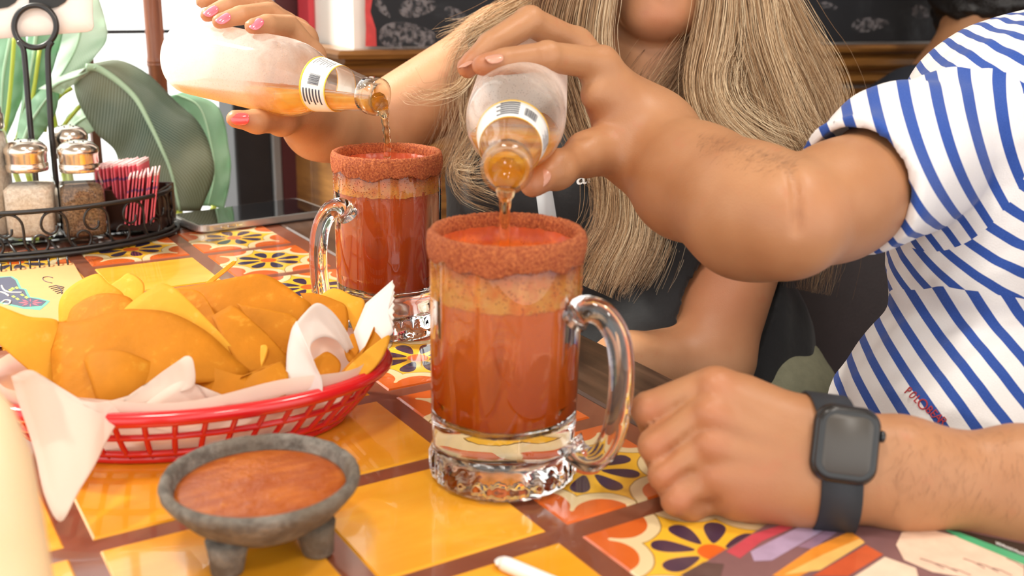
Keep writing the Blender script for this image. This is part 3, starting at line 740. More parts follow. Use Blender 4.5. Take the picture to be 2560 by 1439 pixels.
flap1 = [(28, 940), (80, 925), (140, 975), (205, 1000), (270, 1003), (375, 966), (440, 908), (468, 889), (484, 905), (484, 965), (430, 985), (360, 1012), (302, 1048), (264, 1108), (236, 1165), (195, 1232), (152, 1304), (112, 1240), (84, 1120), (48, 1010)]
part('flap', sheet(flap1, lambda x, y: .640 - .035 * max(0, (260 - x) / 260) - .058 * max(0, min(1, (y - 960) / 340)) ** 1.1 + .012 * math.sin(x * .02) - .02 * max(0, (200 - x) / 200), .0004, 8, 96), paper2, pp)
flap2 = [(346, 1020), (436, 958), (486, 958), (522, 1000), (575, 1010), (715, 992), (806, 985), (802, 1002), (768, 1018), (592, 1030), (430, 1036)]
part('flap', sheet(flap2, lambda x, y: .642 + .045 * max(0, (x - 520) / 280), .0004, 5, 80), paper2, pp)
paper3 = translucent('sunlit_deli_paper', (.93, .88, .84), .03, 30, .45, .6, .1)  # same paper, with the light on its right corners put into the colour
def loft(name, A, B, dA, dB, mat, parent, nu=44, nv=9, bow=0.0):
    pa = catmull([(x, y, 0) for x, y in A], nu); pb = catmull([(x, y, 0) for x, y in B], nu); vs = []
    for i in range(nu):
        u_ = i / (nu - 1)
        for j in range(nv):
            w_ = j / (nv - 1); q = pa[i].lerp(pb[i], w_); vs.append(V(q.x, q.y, dA(u_) * (1 - w_) + dB(u_) * w_ + bow * math.sin(PI * w_)))
    fs = [(i * nv + j, i * nv + j + 1, (i + 1) * nv + j + 1, (i + 1) * nv + j) for i in range(nu - 1) for j in range(nv - 1)]
    o = part(name, mesh(name, vs, fs), mat, parent); md = o.modifiers.new('thickness', 'SOLIDIFY'); md.thickness = .0004; return o
# the right corner of the sheet curls over: outer face on the left, bright inside on the right, a hollow between
loft('flap', [(718, 1000), (760, 1014), (800, 996), (806, 955), (790, 915), (778, 885)], [(717, 985), (716, 930), (718, 880), (724, 846), (731, 820), (742, 802)], lambda u: .664 - .006 * u, lambda u: .668 + .010 * u, paper3, pp)
loft('flap', [(778, 888), (776, 866), (788, 850), (812, 842), (842, 852), (866, 882)], [(734, 816), (760, 783), (793, 757), (831, 779), (864, 824), (884, 868)], lambda u: .660 + .050 * u, lambda u: .676 + .030 * u, paper3, pp, bow=.008)
ser = [(884, 830), (914, 758), (950, 727), (982, 699)] + [(985 + (2 if i % 2 else -3) - .011 * i * i, 706 + i * 8) for i in range(17)] + [(940, 868), (905, 895)]
part('flap', sheet(ser, plane_depth((884, 830, .725), (983, 700, .742), (940, 868, .708)), .0004, 4, len(ser) * 4, True), paper3, pp)
chip_m = translucent('fried_tortilla', (.63, .235, .010), .24, 45, .34, .65, .45, (.74, .34, .030), .2)
chip_p = translucent('pale_tortilla', (.86, .45, .040), .15, 45, .36, .65, .4, (.90, .56, .10), .2)
CH = [
 ([(437, 719), (487, 712), (540, 702), (600, 690), (648, 684), (690, 698), (750, 740), (779, 765), (760, 810), (719, 850), (627, 830), (522, 800), (469, 751)], (437, 719, .760), (779, 765, .752), (620, 830, .738), .010, chip_m, 'big rounded tortilla chip at the back right of the heap', .0),
 ([(269, 716), (297, 698), (325, 682), (360, 709), (350, 751), (297, 758)], (269, 716, .770), (360, 709, .772), (300, 755, .752), .004, chip_p, 'small pale chip tip poking up behind the heap', 0),
 ([(146, 806), (149, 751), (181, 712), (241, 684), (269, 705), (311, 740), (290, 790), (223, 805)], (146, 800, .750), (300, 740, .757), (240, 690, .765), .008, chip_p, 'pale rounded chip at the back left of the heap', 0),
 ([(165, 806), (184, 765), (251, 733), (325, 744), (330, 785), (241, 815)], (165, 800, .735), (325, 744, .742), (240, 810, .730), .008, chip_m, 'deep orange chip tucked under the pale back-left chip', 0),
 ([(592, 758), (680, 775), (745, 800), (735, 890), (690, 870), (620, 800)], (592, 758, .738), (745, 800, .735), (690, 890, .722), .006, chip_m, 'chip wedged beneath the big rounded back chip', 0),
 ([(750, 732), (789, 733), (835, 748), (867, 769), (866, 830), (820, 810), (770, 765)], (750, 732, .762), (867, 769, .755), (820, 820, .745), .004, chip_m, 'narrow chip leaning at the right rear of the basket', 0),
 ([(796, 740), (835, 720), (880, 738), (912, 756), (890, 830), (866, 790)], (796, 737, .768), (909, 754, .764), (884, 830, .750), .004, chip_p, 'pale chip behind the pointed paper corner', 0),
 ([(406, 706), (440, 722), (510, 790), (575, 860), (619, 926), (560, 912), (450, 850), (380, 800), (305, 785), (350, 738)], (406, 706, .722), (619, 926, .690), (305, 780, .716), .012, chip_p, 'long pointed chip in the middle of the heap', 0),
 ([(528, 790), (560, 772), (585, 764), (627, 797), (680, 846), (722, 900), (708, 920), (620, 930), (560, 850)], (532, 783, .716), (722, 900, .702), (620, 925, .686), .010, chip_m, 'folded chip right of the long pointed chip', 0),
 ([(0, 764), (-60, 760), (-40, 830), (0, 860), (40, 895), (90, 940), (140, 1000), (152, 900), (150, 806), (70, 790)], (-30, 764, .690), (150, 806, .705), (130, 990, .676), .008, chip_p, 'flat yellow chip hanging over the left end of the basket', 0),
 ([(130, 808), (200, 800), (290, 776), (345, 772), (430, 782), (520, 830), (590, 896), (622, 930), (560, 950), (450, 960), (380, 985), (250, 1012), (150, 1005), (128, 900)], (130, 808, .704), (622, 930, .680), (250, 1000, .664), .018, chip_m, 'largest brown-gold chip across the front of the heap', 0),
 ([(209, 902), (220, 885), (241, 876), (297, 873), (367, 899), (402, 922), (390, 975), (318, 1000), (251, 1010), (225, 950)], (209, 902, .672), (402, 922, .668), (260, 1005, .654), .010, chip_m, 'curled small chip low at the front left', 0),
 ([(480, 906), (540, 920), (603, 937), (660, 925), (717, 906), (722, 985), (603, 1000), (522, 1002), (484, 965)], (480, 906, .680), (717, 906, .684), (600, 1000, .666), .010, chip_m, 'broad chip low at the front of the basket', 0),
 ([(603, 940), (650, 925), (712, 905), (716, 985), (660, 990), (600, 985)], (603, 940, .672), (716, 905, .676), (650, 990, .660), .006, chip_m, 'squarish chip piece lying on the broad front chip', 0),
 ([(632, 920), (640, 880), (655, 862), (668, 868), (655, 910), (645, 930)], (632, 920, .690), (668, 865, .694), (645, 930, .686), .002, chip_p, 'narrow chip shard standing near the middle', 0),
 ([(768, 913), (795, 890), (821, 879), (852, 909), (835, 955), (789, 975)], (768, 913, .690), (852, 909, .694), (800, 975, .680), .004, chip_m, 'chip half hidden inside the white paper curl', 0),
 ([(845, 950), (874, 913), (926, 867), (974, 838), (950, 900), (900, 945)], (845, 944, .690), (974, 838, .708), (900, 945, .688), .002, chip_p, 'thin chip lying along the right end of the basket', 0),
 ([(825, 960), (874, 905), (925, 850), (940, 815), (960, 850), (930, 905), (880, 955)], (825, 955, .700), (940, 815, .722), (900, 950, .694), .004, chip_m, 'chip leaning on the pointed paper at the right end', 0),
 ([(877, 834), (909, 833), (900, 872), (874, 905), (860, 870)], (877, 834, .728), (909, 833, .728), (874, 905, .712), .003, chip_m, 'small chip corner beside the pointed paper', 0),
 ([(583, 651), (590, 656), (552, 688), (521, 712), (514, 707), (546, 680)], (583, 651, .835), (590, 656, .835), (517, 710, .800), .001, chip_p, 'thin pale chip sliver sticking up behind the back chips', 0),
 ([(440, 720), (500, 730), (540, 790), (590, 880), (540, 850), (470, 780)], (440, 720, .745), (590, 880, .712), (470, 800, .730), .004, chip_m, 'chip in shadow behind the long pointed chip', 0)]
for i, (ol, p0, p1, p2, bul, mm, lab, _) in enumerate(CH):
    cx = sum(q[0] for q in ol) / len(ol); cy = sum(q[1] for q in ol) / len(ol); r_ = max(math.hypot(q[0] - cx, q[1] - cy) for q in ol)
    me = sheet(ol, plane_depth(p0, p1, p2, bul, (cx, cy), r_), .0016, 7, 60, wob=.0018, seed=i); c0 = V(cx, cy, (p0[2] + p1[2] + p2[2]) / 3)
    me.transform(Matrix.Translation(-c0)); o = link('tortilla_chip', me, mm); o.location = c0; tag(o, lab, 'chip', 'tortilla chips in the red basket')
# ================================================================ creamy drink cup close to the lens
cup_m = simple('creamy_plastic', (.86, .68, .42), .35, .08, 12, sss=.2)
cc = V(-28, 1330, .40); czz = .0
cp = thing('creamy_drink_cup', 'cream-coloured ribbed cup at the near left edge of the table', 'cup', (cc.x, cc.y, TZ))
top = V(-28, 925, .40).z - TZ
pr = [(0, .002), (.019, 0), (.0205, .003), (.0205, top * .35), (.0215, top * .37), (.0205, top * .39), (.0195, top * .62), (.0180, top * .80), (.0135, top * .93), (.008, top), (0, top + .001)]
v, f = lathe(pr, 56); link('cup_body', fix_normals(mesh('cup_body', v, f)), cup_m, cp)
v, f = lathe([(.0208, top * .30), (.0222, top * .31), (.0222, top * .33), (.0208, top * .34)], 56, close=True); link('rib_band', fix_normals(mesh('rib_band', v, f)), cup_m, cp)
# ================================================================ straw, menu, phone, notebook
sm = simple('white_straw_paper', (.88, .85, .82), .6, .03)
p0, p1 = T(1243, 1400, TZ + .004), T(1480, 1500, TZ + .004)
sw = thing('wrapped_straw', 'white paper-wrapped straw lying on a yellow tile', 'straw', p0)
v, f = tube([p0.lerp(p1, t_) for t_ in (.06, .10, .3, .6, 1)] , [.0036, .0040, .0040, .0040, .0040], 12); part('straw_wrapper', fix_normals(mesh('straw_wrapper', v, f)), sm, sw)
part('crimped_end', sheet([(1236, 1400), (1246, 1392), (1262, 1390), (1284, 1396), (1280, 1416), (1262, 1412), (1252, 1408), (1242, 1410)], plane_depth(*[(x, y, proj(T(x, y, TZ + .004))[2]) for x, y in ((1236, 1400), (1284, 1396), (1260, 1420))]), .0008, 3, 24), sm, sw)
MC = [T(1672, 1460, TZ + .0015), T(1905, 1318, TZ + .0015), T(2110, 1250, TZ + .0015)]
mdir = (MC[1] - MC[0]).normalized(); mside = Vector((mdir.y, -mdir.x, 0))
m0 = MC[0] - mdir * .10; mw, ml = .21, .30
def mpt(a, b_): return m0 + mdir * a * ml + mside * b_ * mw
mn_ = thing('menu', 'glossy laminated menu with purple, orange and sketch artwork under the watch arm', 'menu', mpt(.5, .5))
def flat(name, poly, z, th, mat, parent):
    n = len(poly); vs = [Vector((p.x, p.y, z)) for p in poly] + [Vector((p.x, p.y, z + th)) for p in poly]
    fs = [tuple(range(n))[::-1], tuple(range(n, 2 * n))] + [(i, (i + 1) % n, n + (i + 1) % n, n + i) for i in range(n)]
    return part(name, fix_normals(mesh(name, vs, fs)), mat, parent, smoothed=False)
gl = lambda n, c, v_=.25, s_=60: simple(n, c, .3, v_, s_, coat=.8)
flat('sheet', [mpt(0, 0), mpt(1, 0), mpt(1, 1), mpt(0, 1)], TZ + .0006, .0010, gl('menu_ground', (.20, .10, .11), .5, 20), mn_)
z1 = TZ + .00165
def mpx(pts): return [T(x, y, z1) for x, y in pts]
for nm, col, pts in (('printed_patch', (.55, .06, .09), [(1815, 1378), (1880, 1335), (1990, 1300), (2010, 1306), (1905, 1352), (1850, 1395)]),
                     ('printed_patch', (.42, .32, .48), [(1876, 1378), (2000, 1315), (2085, 1295), (2100, 1302), (1930, 1400), (1885, 1402)]),
                     ('printed_patch', (.30, .18, .27), [(1994, 1366), (2090, 1310), (2120, 1312), (2030, 1372)]),
                     ('printed_patch', (.80, .28, .03), [(1930, 1439), (2030, 1370), (2125, 1328), (2160, 1352), (2060, 1410), (1990, 1445)]),
                     ('printed_patch', (.86, .50, .14), [(1960, 1436), (2060, 1385), (2150, 1346), (2162, 1356), (2050, 1425)]),
                     ('printed_patch', (.60, .10, .03), [(2030, 1440), (2165, 1362), (2208, 1386), (2120, 1440)]),
                     ('printed_patch', (.86, .66, .50), [(2130, 1445), (2212, 1392), (2290, 1420), (2300, 1460), (2130, 1460)]),
                     ('printed_patch', (.84, .62, .47), [(2240, 1362), (2255, 1330), (2330, 1325), (2430, 1350), (2560, 1400), (2560, 1470), (2330, 1430), (2260, 1400)]),
                     ('printed_patch', (.08, .05, .05), [(1700, 1438), (1760, 1405), (1810, 1410), (1800, 1445)]),
                     ('printed_patch', (.012, .011, .012), [(2330, 1312), (2560, 1360), (2640, 1385), (2640, 1430), (2560, 1398), (2400, 1340)]),
                     ('printed_stripe', (.05, .42, .20), [(2355, 1322), (2400, 1332), (2560, 1392), (2640, 1424), (2640, 1440), (2560, 1412), (2400, 1346)])):
    zq = z1 + .00003 * len(mn_.children); flat(nm, mpx(pts), zq, .00003, gl('print_%d' % int(col[0] * 1000 + col[1] * 100), col, .2, 90), mn_)
menu_ink = simple('menu_letters', (.6, .58, .55), .5)
for i, (dx, dy) in enumerate(((0, 0), (11, 4), (20, 8), (31, 13), (43, 17), (53, 22), (64, 26))):    # small pale script, too soft to read
    x, y = 2490 + dx, 1353 + dy
    v, f = tube(catmull([T(x, y, z1 + .0005), T(x + 3, y + 7, z1 + .0005), T(x + 6, y + 2 + i % 3, z1 + .0005), T(x + 9, y + 9, z1 + .0005)], 8), .00035, 4); part('lettering', mesh('lettering', v, f), menu_ink, mn_)
for i in range(7):
    a = T(2300 + i * 36, 1395 + (i % 3) * 12, z1 + .0004); b_ = T(2360 + i * 34, 1420 + (i % 3) * 9, z1 + .0004)
    v, f = tube([a, a.lerp(b_, .5) + Vector((.001, .001, 0)), b_], .0003, 4); part('sketch_line', mesh('sketch_line', v, f), bpy.data.materials['menu_sketch'] if 'menu_sketch' in bpy.data.materials else simple('menu_sketch', (.30, .16, .13), .6), mn_)
# phone: rounded slab through its four corners
pz = TZ + .0095
pc = [T(497, 566, pz), T(826, 524, pz), T(742, 494, pz), T(424, 536, pz)]
ph = thing('smartphone', 'silver-edged phone lying dark screen up beside the wire caddy', 'phone', (sum(p.x for p in pc) / 4, sum(p.y for p in pc) / 4, TZ))
def rquad(cs, r, n=6):
    out = []
    for i, c in enumerate(cs):
        a, b_ = cs[i - 1], cs[(i + 1) % 4]; u_, w_ = (a - c).normalized(), (b_ - c).normalized()
        p, q = c + u_ * r, c + w_ * r
        for k_ in range(n + 1):
            t_ = k_ / n; out.append(p * (1 - t_) ** 2 + c * 2 * t_ * (1 - t_) + q * t_ * t_)
    return out
ctr = sum(pc, Vector()) / 4
def slab(name, cs, z0, z1_, r, mat, parent, bev=.001):
    o = rquad(cs, r); n = len(o); rows = [(z0, .995), (z0 + bev, 1), (z1_ - bev, 1), (z1_, .993)]; vs = []
    c0 = sum(o, Vector()) / n
    for z, s_ in rows: vs += [Vector((c0.x + (p.x - c0.x) * s_, c0.y + (p.y - c0.y) * s_, z)) for p in o]
    fs = [tuple(range(n))[::-1], tuple(range(3 * n, 4 * n))]
    for k_ in range(3):
        for i in range(n): fs.append((k_ * n + i, k_ * n + (i + 1) % n, (k_ + 1) * n + (i + 1) % n, (k_ + 1) * n + i))
    return part(name, fix_normals(mesh(name, vs, fs)), mat, parent, smoothed=False)
slab('frame', pc, TZ + .0016, pz, .013, simple('phone_frame', (.62, .60, .57), .22, .05, metal=.7), ph)
scr_m = simple('phone_screen', (.004, .005, .006), .06, .1, coat=1, spec=.7)
slab('screen', [ctr + (p - ctr) * .955 for p in pc], pz - .0003, pz + .0004, .011, scr_m, ph, .0002)
slab('back_cover', [ctr + (p - ctr) * .97 for p in pc], TZ + .0002, TZ + .0017, .012, simple('phone_back', (.08, .08, .085), .4), ph, .0004)
e0, e1 = pc[0], pc[1]; ed = (e1 - e0).normalized(); en = Vector((ed.y, -ed.x, 0))
for s0_, s1_ in ((.155, .18), (.205, .255), (.265, .315), (.93, .965)):
    a = e0.lerp(e1, (s0_ + s1_) / 2); box('side_button', (a.x + en.x * .0002, a.y + en.y * .0002, TZ + .0055), ((e1 - e0).length * (s1_ - s0_), .0016, .0032), M['chrome'], ph, Matrix((ed, Vector((-ed.y, ed.x, 0)), Vector((0, 0, 1)))).transposed(), .0005)
# notebook with coil
nz = TZ + .0045
na, nb, nc = T(183, 656, nz), T(-150, 690, nz), T(232, 735, nz)
ux = (na - nb).normalized(); uy = Vector((-ux.y, ux.x, 0)); uy = -uy if uy.y > 0 else uy
nbk = thing('spiral_notebook', 'kraft spiral drink booklet with dark floral cover print beside the caddy', 'notebook', na)
nl, nw_ = .20, .235
q4 = [na, na - ux * nl, na - ux * nl + uy * nw_, na + uy * nw_]
kraft = simple('kraft_card', (.60, .31, .115), .55, .06, 50)
flat('cover', q4, TZ + .0032, .0012, kraft, nbk); flat('pages', [p + (ctr_ - p) * .01 for p in q4 for ctr_ in [sum(q4, Vector()) / 4]], TZ + .0006, .0026, simple('page_edges', (.78, .70, .58), .7), nbk)
for i in range(22):
    c = na - ux * (.006 + i * .0088) - uy * .001; pts = []
    for k_ in range(13):
        a = -PI * .25 + 1.5 * PI * k_ / 12; pts.append(Vector((c.x, c.y, TZ + .0045)) + uy * (.0072 * math.cos(a)) + Vector((0, 0, .0062 * math.sin(a))) + ux * (.0014 * k_ / 12))
    v, f = tube(pts, .0009, 6); part('coil_ring', mesh('coil_ring', v, f), M['black_wire'], nbk)
def npx(pts, z): return [T(x, y, z) for x, y in pts]
zc = TZ + .0044
flat('cover_print', npx([(0, 691), (30, 690), (44, 698), (54, 720), (66, 722), (76, 742), (96, 744), (126, 752), (116, 762), (100, 775), (60, 772), (0, 758), (-60, 740), (-60, 700)], zc), zc, .00012, simple('print_teal', (.12, .36, .27), .6), nbk)
flat('cover_print', npx([(0, 694), (26, 692), (38, 700), (48, 722), (60, 724), (70, 744), (92, 747), (116, 753), (104, 764), (60, 767), (0, 754), (-60, 736), (-60, 702)], zc), zc + .00013, .0001, simple('print_navy', (.07, .075, .12), .6), nbk)
pk = simple('print_pink', (.60, .10, .14), .6); cr = simple('print_cream', (.75, .68, .58), .6); gy = simple('print_green', (.35, .42, .08), .6)
for i in range(8):
    a = 2 * PI * i / 8; cx, cy = 76 + 17 * math.cos(a), 757 + 6 * math.sin(a); dx, dy = math.cos(a), .35 * math.sin(a)
    flat('flower_petal', npx([(cx - dx * 11, cy - dy * 11), (cx - dy * 5, cy + dx * 2), (cx + dx * 13, cy + dy * 13), (cx + dy * 5, cy - dx * 2)], zc), zc + .00024, .0001, pk, nbk)
for pts in ([(4, 714), (10, 724), (22, 730), (40, 731), (55, 731)], [(-20, 730), (4, 730), (18, 736), (22, 740)], [(4, 756), (14, 750), (26, 752), (22, 760), (10, 760)]):
    v, f = tube(catmull([T(x, y, zc + .0004) for x, y in pts], 16), .0009, 5); part('cover_lettering', mesh('cover_lettering', v, f), cr, nbk)
for x, y in ((42, 720), (32, 722), (26, 726), (34, 742), (44, 748), (56, 738), (66, 744)): flat('leaf_print', npx([(x - 6, y - 1), (x, y - 4), (x + 6, y + 1), (x, y + 3)], zc), zc + .00024, .0001, gy, nbk)
v, f = tube(catmull([T(x, y, zc + .0003) for x, y in ((132, 694), (120, 691), (107, 694), (112, 702), (130, 707))], 16), .0004, 5); part('pen_mark', mesh('pen_mark', v, f), ink_m, nbk)
for i in range(5):
    v, f = tube([T(122 + i * 5, 717 + i * 4, zc + .0003), T(140 + i * 4, 713 + i * 4, zc + .0003), T(160 - i * 1.5, 718 + i * 4, zc + .0003)], .0005, 5); part('pen_mark', mesh('pen_mark', v, f), ink_m, nbk)
# ================================================================ wire caddy and what stands in it
KX, KY, KA, KB = -.130, .600, .140, .076
HDIR = Vector((FW.x, FW.y, 0)).normalized(); RDIR = Vector((HDIR.y, -HDIR.x, 0))
kd = thing('condiment_caddy', 'oval black wire caddy with scrolled sides and a tall ring handle', 'caddy', (KX, KY, TZ))
ZT, ZB = .050, .006
def kov(a, z, da=0): return Vector(((KA + da) * math.cos(a), (KB + da) * math.sin(a), z))
bw = M['black_wire']
def wire(name, path, r, closed=False, n=8):
    v, f = tube(path, r, n, closed=closed); return link(name, fix_normals(mesh(name, v, f)), bw, kd)
wire('top_ring', [kov(2 * PI * i / 96, ZT) for i in range(96)], .0026, True)
wire('bottom_ring', [kov(2 * PI * i / 96, ZB) for i in range(96)], .0026, True)
wire('bottom_ring', [kov(2 * PI * i / 96, .0026, .006) for i in range(96)], .0024, True)
aa = np.linspace(0, 2 * PI, 721); pp_ = np.stack([KA * np.cos(aa), KB * np.sin(aa)], 1); al = np.concatenate([[0], np.cumsum(np.linalg.norm(np.diff(pp_, axis=0), axis=1))])
def at_len(s): return float(np.interp(s % al[-1], al, aa))
SCR = [(-.011, .030), (-.012, .024), (-.018, .0215), (-.0245, .026), (-.026, .034), (-.022, .0425), (-.014, .0455), (-.006, .043), (-.001, .036), (0, .026), (0, .014), (.004, .005), (.011, .0015), (.019, .004), (.023, .011), (.021, .018), (.015, .0215), (.0095, .019), (.009, .014)]
nsc = int(al[-1] / .043); stp = al[-1] / nsc
for i in range(nsc):
    wire('scroll', [kov(at_len(i * stp + .012 + q.x), ZB * .5 + q.y) for q in catmull([(x, z * 1.0, 0) for x, z in SCR], 44)], .0014, n=6)
for i in range(-6, 7):
    x = i * .02; y = KB * math.sqrt(1 - (x / KA) ** 2); wire('floor_wire', [Vector((x, -y, ZB)), Vector((x, y, ZB))], .0016, n=6)
wire('floor_wire', [Vector((-KA, 0, ZB - .003)), Vector((KA, 0, ZB - .003))], .0022, n=6)
HDp = 1.19
rc = V(88, 66, HDp); er = .0237; k0 = kd.location
wire('ring_handle', [rc + (RT * math.cos(a) + UP * math.sin(a)) * er - k0 for a in np.linspace(0, 2 * PI, 48, endpoint=False)], .0033, True, 10)
for pts in ([(47, 104), (58, 122), (63, 160), (70, 250), (79, 345)], [(130, 104), (121, 122), (120, 160), (124, 250), (130, 345)]):
    p3 = [V(x, y, HDp) for x, y in pts]; end = Vector((p3[-1].x, p3[-1].y + .004, TZ + ZB)); wire('handle_rod', [p - k0 for p in catmull(p3 + [end], 24)], .0033, n=10)
# number card clipped in the ring
card_m = simple('number_card', (.86, .78, .72), .6, .02)
nc_ = thing('table_number_card', 'white table number card with big black digits behind the ring handle', 'sign', V(70, -40, HDp + .008))
part('card', sheet([(-140, 108), (218, 80), (230, 76), (235, 66), (232, 40), (228, -260), (-140, -240)], lambda x, y: HDp + .008, .0012, 3, 70, True), card_m, nc_)
for s_, x in (('3', 6), ('5', 128)):
    lm = text_mesh(s_, .125, .0004); o_ = V(x, 22, HDp + .0045); zmin = min(v.co.y for v in lm.vertices); lm.transform(Matrix.Translation((0, -zmin, 0))); lm.transform(frame4(o_, RT, UP)); part('digit', lm, simple('digit_black', (.012, .012, .012), .5), nc_, smoothed=False)
# shakers
sg = thin_glass('shaker_glass', (.97, .98, .97), gl=1.0); lidm = M['steel']
def granules(name, lo, hi, sc):
    m, b = newmat(name); c_ = coords(); n1 = noise(c_, sc, 3, .7); put(b, 'Base Color', colmix(smooth(n1, .35, .65), lo, hi)); put(b, 'Roughness', .9); put(b, 'Normal', bump(n1, .8, .001)); return m
salt_m = granules('salt_grains', (.62, .48, .36), (.80, .68, .55), 260); pepper_m = granules('pepper_grains', (.09, .045, .020), (.30, .17, .085), 420); sugar_m = granules('sugar_grains', (.70, .58, .47), (.84, .74, .63), 300)
def shaker(px, py, w, h, lidr, fill, mat_, label, rot=.0, names=('salt_shaker', 'salt'), dz=0, dd=0):
    q = T(px, py, TZ + ZB); q = q + HDIR * (w / 2 * .8 + dd); t = thing(names[0], label, 'shaker', (q.x, q.y, TZ + ZB + .0018))
    hb = h * .74
    def sq(a, z, i): 
        k_ = max(0, min(1, (hb * .80 - z) / (hb * .15))); s_ = 1 / (abs(math.cos(a + rot)) ** 5 + abs(math.sin(a + rot)) ** 5) ** .2
        return 1 + (s_ - 1) * k_
    r = w / 2 * .93
    v, f = lathe([(0, .001), (r * .8, 0), (r * .97, .004), (r, .010), (r, hb * .62), (r * .98, hb * .74), (r * .86, hb * .86), (lidr * .9, hb * .93), (lidr * .9, hb)], 48, rfun=sq); link('jar', fix_normals(mesh('jar', v, f)), sg, t)
    v, f = lathe([(0, .004), (r * .80, .0035), (r * .93, .006), (r * .95, .012), (r * .95, fill - .003), (r * .8, fill), (0, fill + .002)], 48, rfun=lambda a, z, i: sq(a, min(z, hb * .6), i)); link(names[1], fix_normals(mesh(names[1], v, f)), mat_, t)
    v, f = lathe([(lidr * .97, hb - .006), (lidr, hb - .005), (lidr, hb + .001), (lidr * .94, hb + .0025), (lidr * .97, hb + .004), (lidr * .97, hb + .012), (lidr * 1.02, hb + .0145), (lidr * 1.0, hb + .019), (lidr * .8, h - .004), (lidr * .5, h - .001), (0, h)], 40)
    lo = link('lid', fix_normals(mesh('lid', v, f)), lidm, t)
    for i in range(7):
        a = i * 2 * PI / 6; r_ = 0 if i == 6 else lidr * .45
        v, f = lathe([(0, 0), (.0009, 0), (.0009, .0006), (0, .0006)], 8); v = [p + Vector((r_ * math.cos(a), r_ * math.sin(a), h - .0008)) for p in v]; link('hole', mesh('hole', v, f), bw, lo)
    return t
shaker(66, 606, .056, .108, .0218, .058, salt_m, 'glass salt shaker with steel lid at the front left of the caddy', .3)
shaker(198, 603, .050, .107, .0212, .056, pepper_m, 'glass pepper shaker with steel lid beside the salt', .15, ('pepper_shaker', 'pepper'))
shaker(128, 596, .050, .114, .0212, .040, sugar_m, 'third shaker standing behind the salt and pepper', .2, ('salt_shaker', 'salt'), dd=.052)
q = T(-48, 600, TZ + ZB) + HDIR * .02; sj = thing('sugar_jar', 'tall glass sugar jar with metal cap at the left end of the caddy', 'jar', (q.x, q.y, TZ + ZB + .0018)); jh = .155
v, f = lathe([(0, 0), (.028, 0), (.031, .004), (.031, jh * .62), (.029, jh * .72), (.026, jh * .78), (.026, jh * .80)], 40); link('jar', fix_normals(mesh('jar', v, f)), sg, sj)
v, f = lathe([(0, .003), (.028, .003), (.0295, .006), (.0295, jh * .60), (.0265, jh * .73), (0, jh * .74)], 40); link('sugar', fix_normals(mesh('sugar', v, f)), sugar_m, sj)
v, f = lathe([(.0275, jh * .76), (.0285, jh * .77), (.0285, jh * .86), (.027, jh * .87), (.027, jh * .90), (.020, jh * .98), (0, jh)], 40); link('lid', fix_normals(mesh('lid', v, f)), lidm, sj)
# packet holder with sweetener packets
hc = T(332, 580, TZ + ZB) + HDIR * .030; RB_ = Matrix((RDIR, HDIR, Vector((0, 0, 1)))).transposed()
hold = thing('packet_holder', 'dark brown plastic holder for sweetener packets in the caddy', 'holder', (hc.x, hc.y, TZ + ZB + .0018))
hm = simple('dark_brown_plastic', (.030, .013, .009), .3, .15)
HW, HDp2, HH = .062, .056, .046
def hbox(n, c, s): 
    return box(n, hold.location + RDIR * c[0] + HDIR * c[1] + Vector((0, 0, c[2])), s, hm, hold, RB_, .0012)
hbox('bottom', (0, 0, .0015), (HW, HDp2, .003)); hbox('back_wall', (0, HDp2 / 2, HH / 2), (HW, .003, HH)); hbox('side_wall', (-HW / 2, 0, HH / 2), (.003, HDp2, HH)); hbox('side_wall', (HW / 2, 0, HH / 2), (.003, HDp2, HH)); hbox('divider', (0, .0, HH * .4), (HW, .002, HH * .8))
vs, n_ = [], 25
for k_ in (-.0015, .0015):
    for i in range(n_):
        x = -HW / 2 + HW * i / (n_ - 1); top_ = HH - .016 * max(0, 1 - (x / .020) ** 2) ** .5 if abs(x) < .020 else HH
        vs += [Vector((x, -HDp2 / 2 + k_, 0)), Vector((x, -HDp2 / 2 + k_, top_))]
fs = []
for i in range(n_ - 1):
    a = 2 * i; fs += [(a, a + 2, a + 3, a + 1), (2 * n_ + a, 2 * n_ + a + 1, 2 * n_ + a + 3, 2 * n_ + a + 2), (a + 1, a + 3, 2 * n_ + a + 3, 2 * n_ + a + 1)]
me = fix_normals(mesh('front_wall', [RB_ @ p for p in vs], fs)); link('front_wall', me, hm, hold, False)
pk_m, b = newmat('pink_packet'); c_ = coords(); X, Y, Z = xyz(c_); n1 = noise(c_, 200, 3)
k = colmix(n1, (.72, .09, .14), (.86, .20, .25)); k = colmix(Z > .0255, k, (.90, .62, .62)); k = colmix((Z > .010) * (Z < .013), k, (.25, .08, .22)); put(b, 'Base Color', k); put(b, 'Roughness', .55)
bm = bmesh.new(); box_bm(bm, (0, 0, 0), (.0018, .044, .058), None, .0007)
for v_ in bm.verts:
    if abs(v_.co.z) < .027: v_.co.x *= 1.0
pk_me = bm_mesh('sweetener_packet', bm); pk_me.materials.append(pk_m)
rr = random.Random(9)
def packet(px, py, off, lean, yaw, label, hgt=.029):
    pw = hold.location + HDIR * off; r_ = ray(px, py); c = CAM + r_ * ((pw - CAM).dot(HDIR) / r_.dot(HDIR)); o = bpy.data.objects.new('sweetener_packet', pk_me); COL.objects.link(o); o.location = c - Vector((0, 0, hgt))
    R_ = Matrix((RDIR, HDIR, Vector((0, 0, 1)))).transposed(); o.rotation_euler = (Matrix.Rotation(yaw, 3, 'Z') @ Matrix.Rotation(lean, 3, HDIR) @ R_).to_euler(); tag(o, label, 'packet', 'pink sweetener packets in the holder'); return o
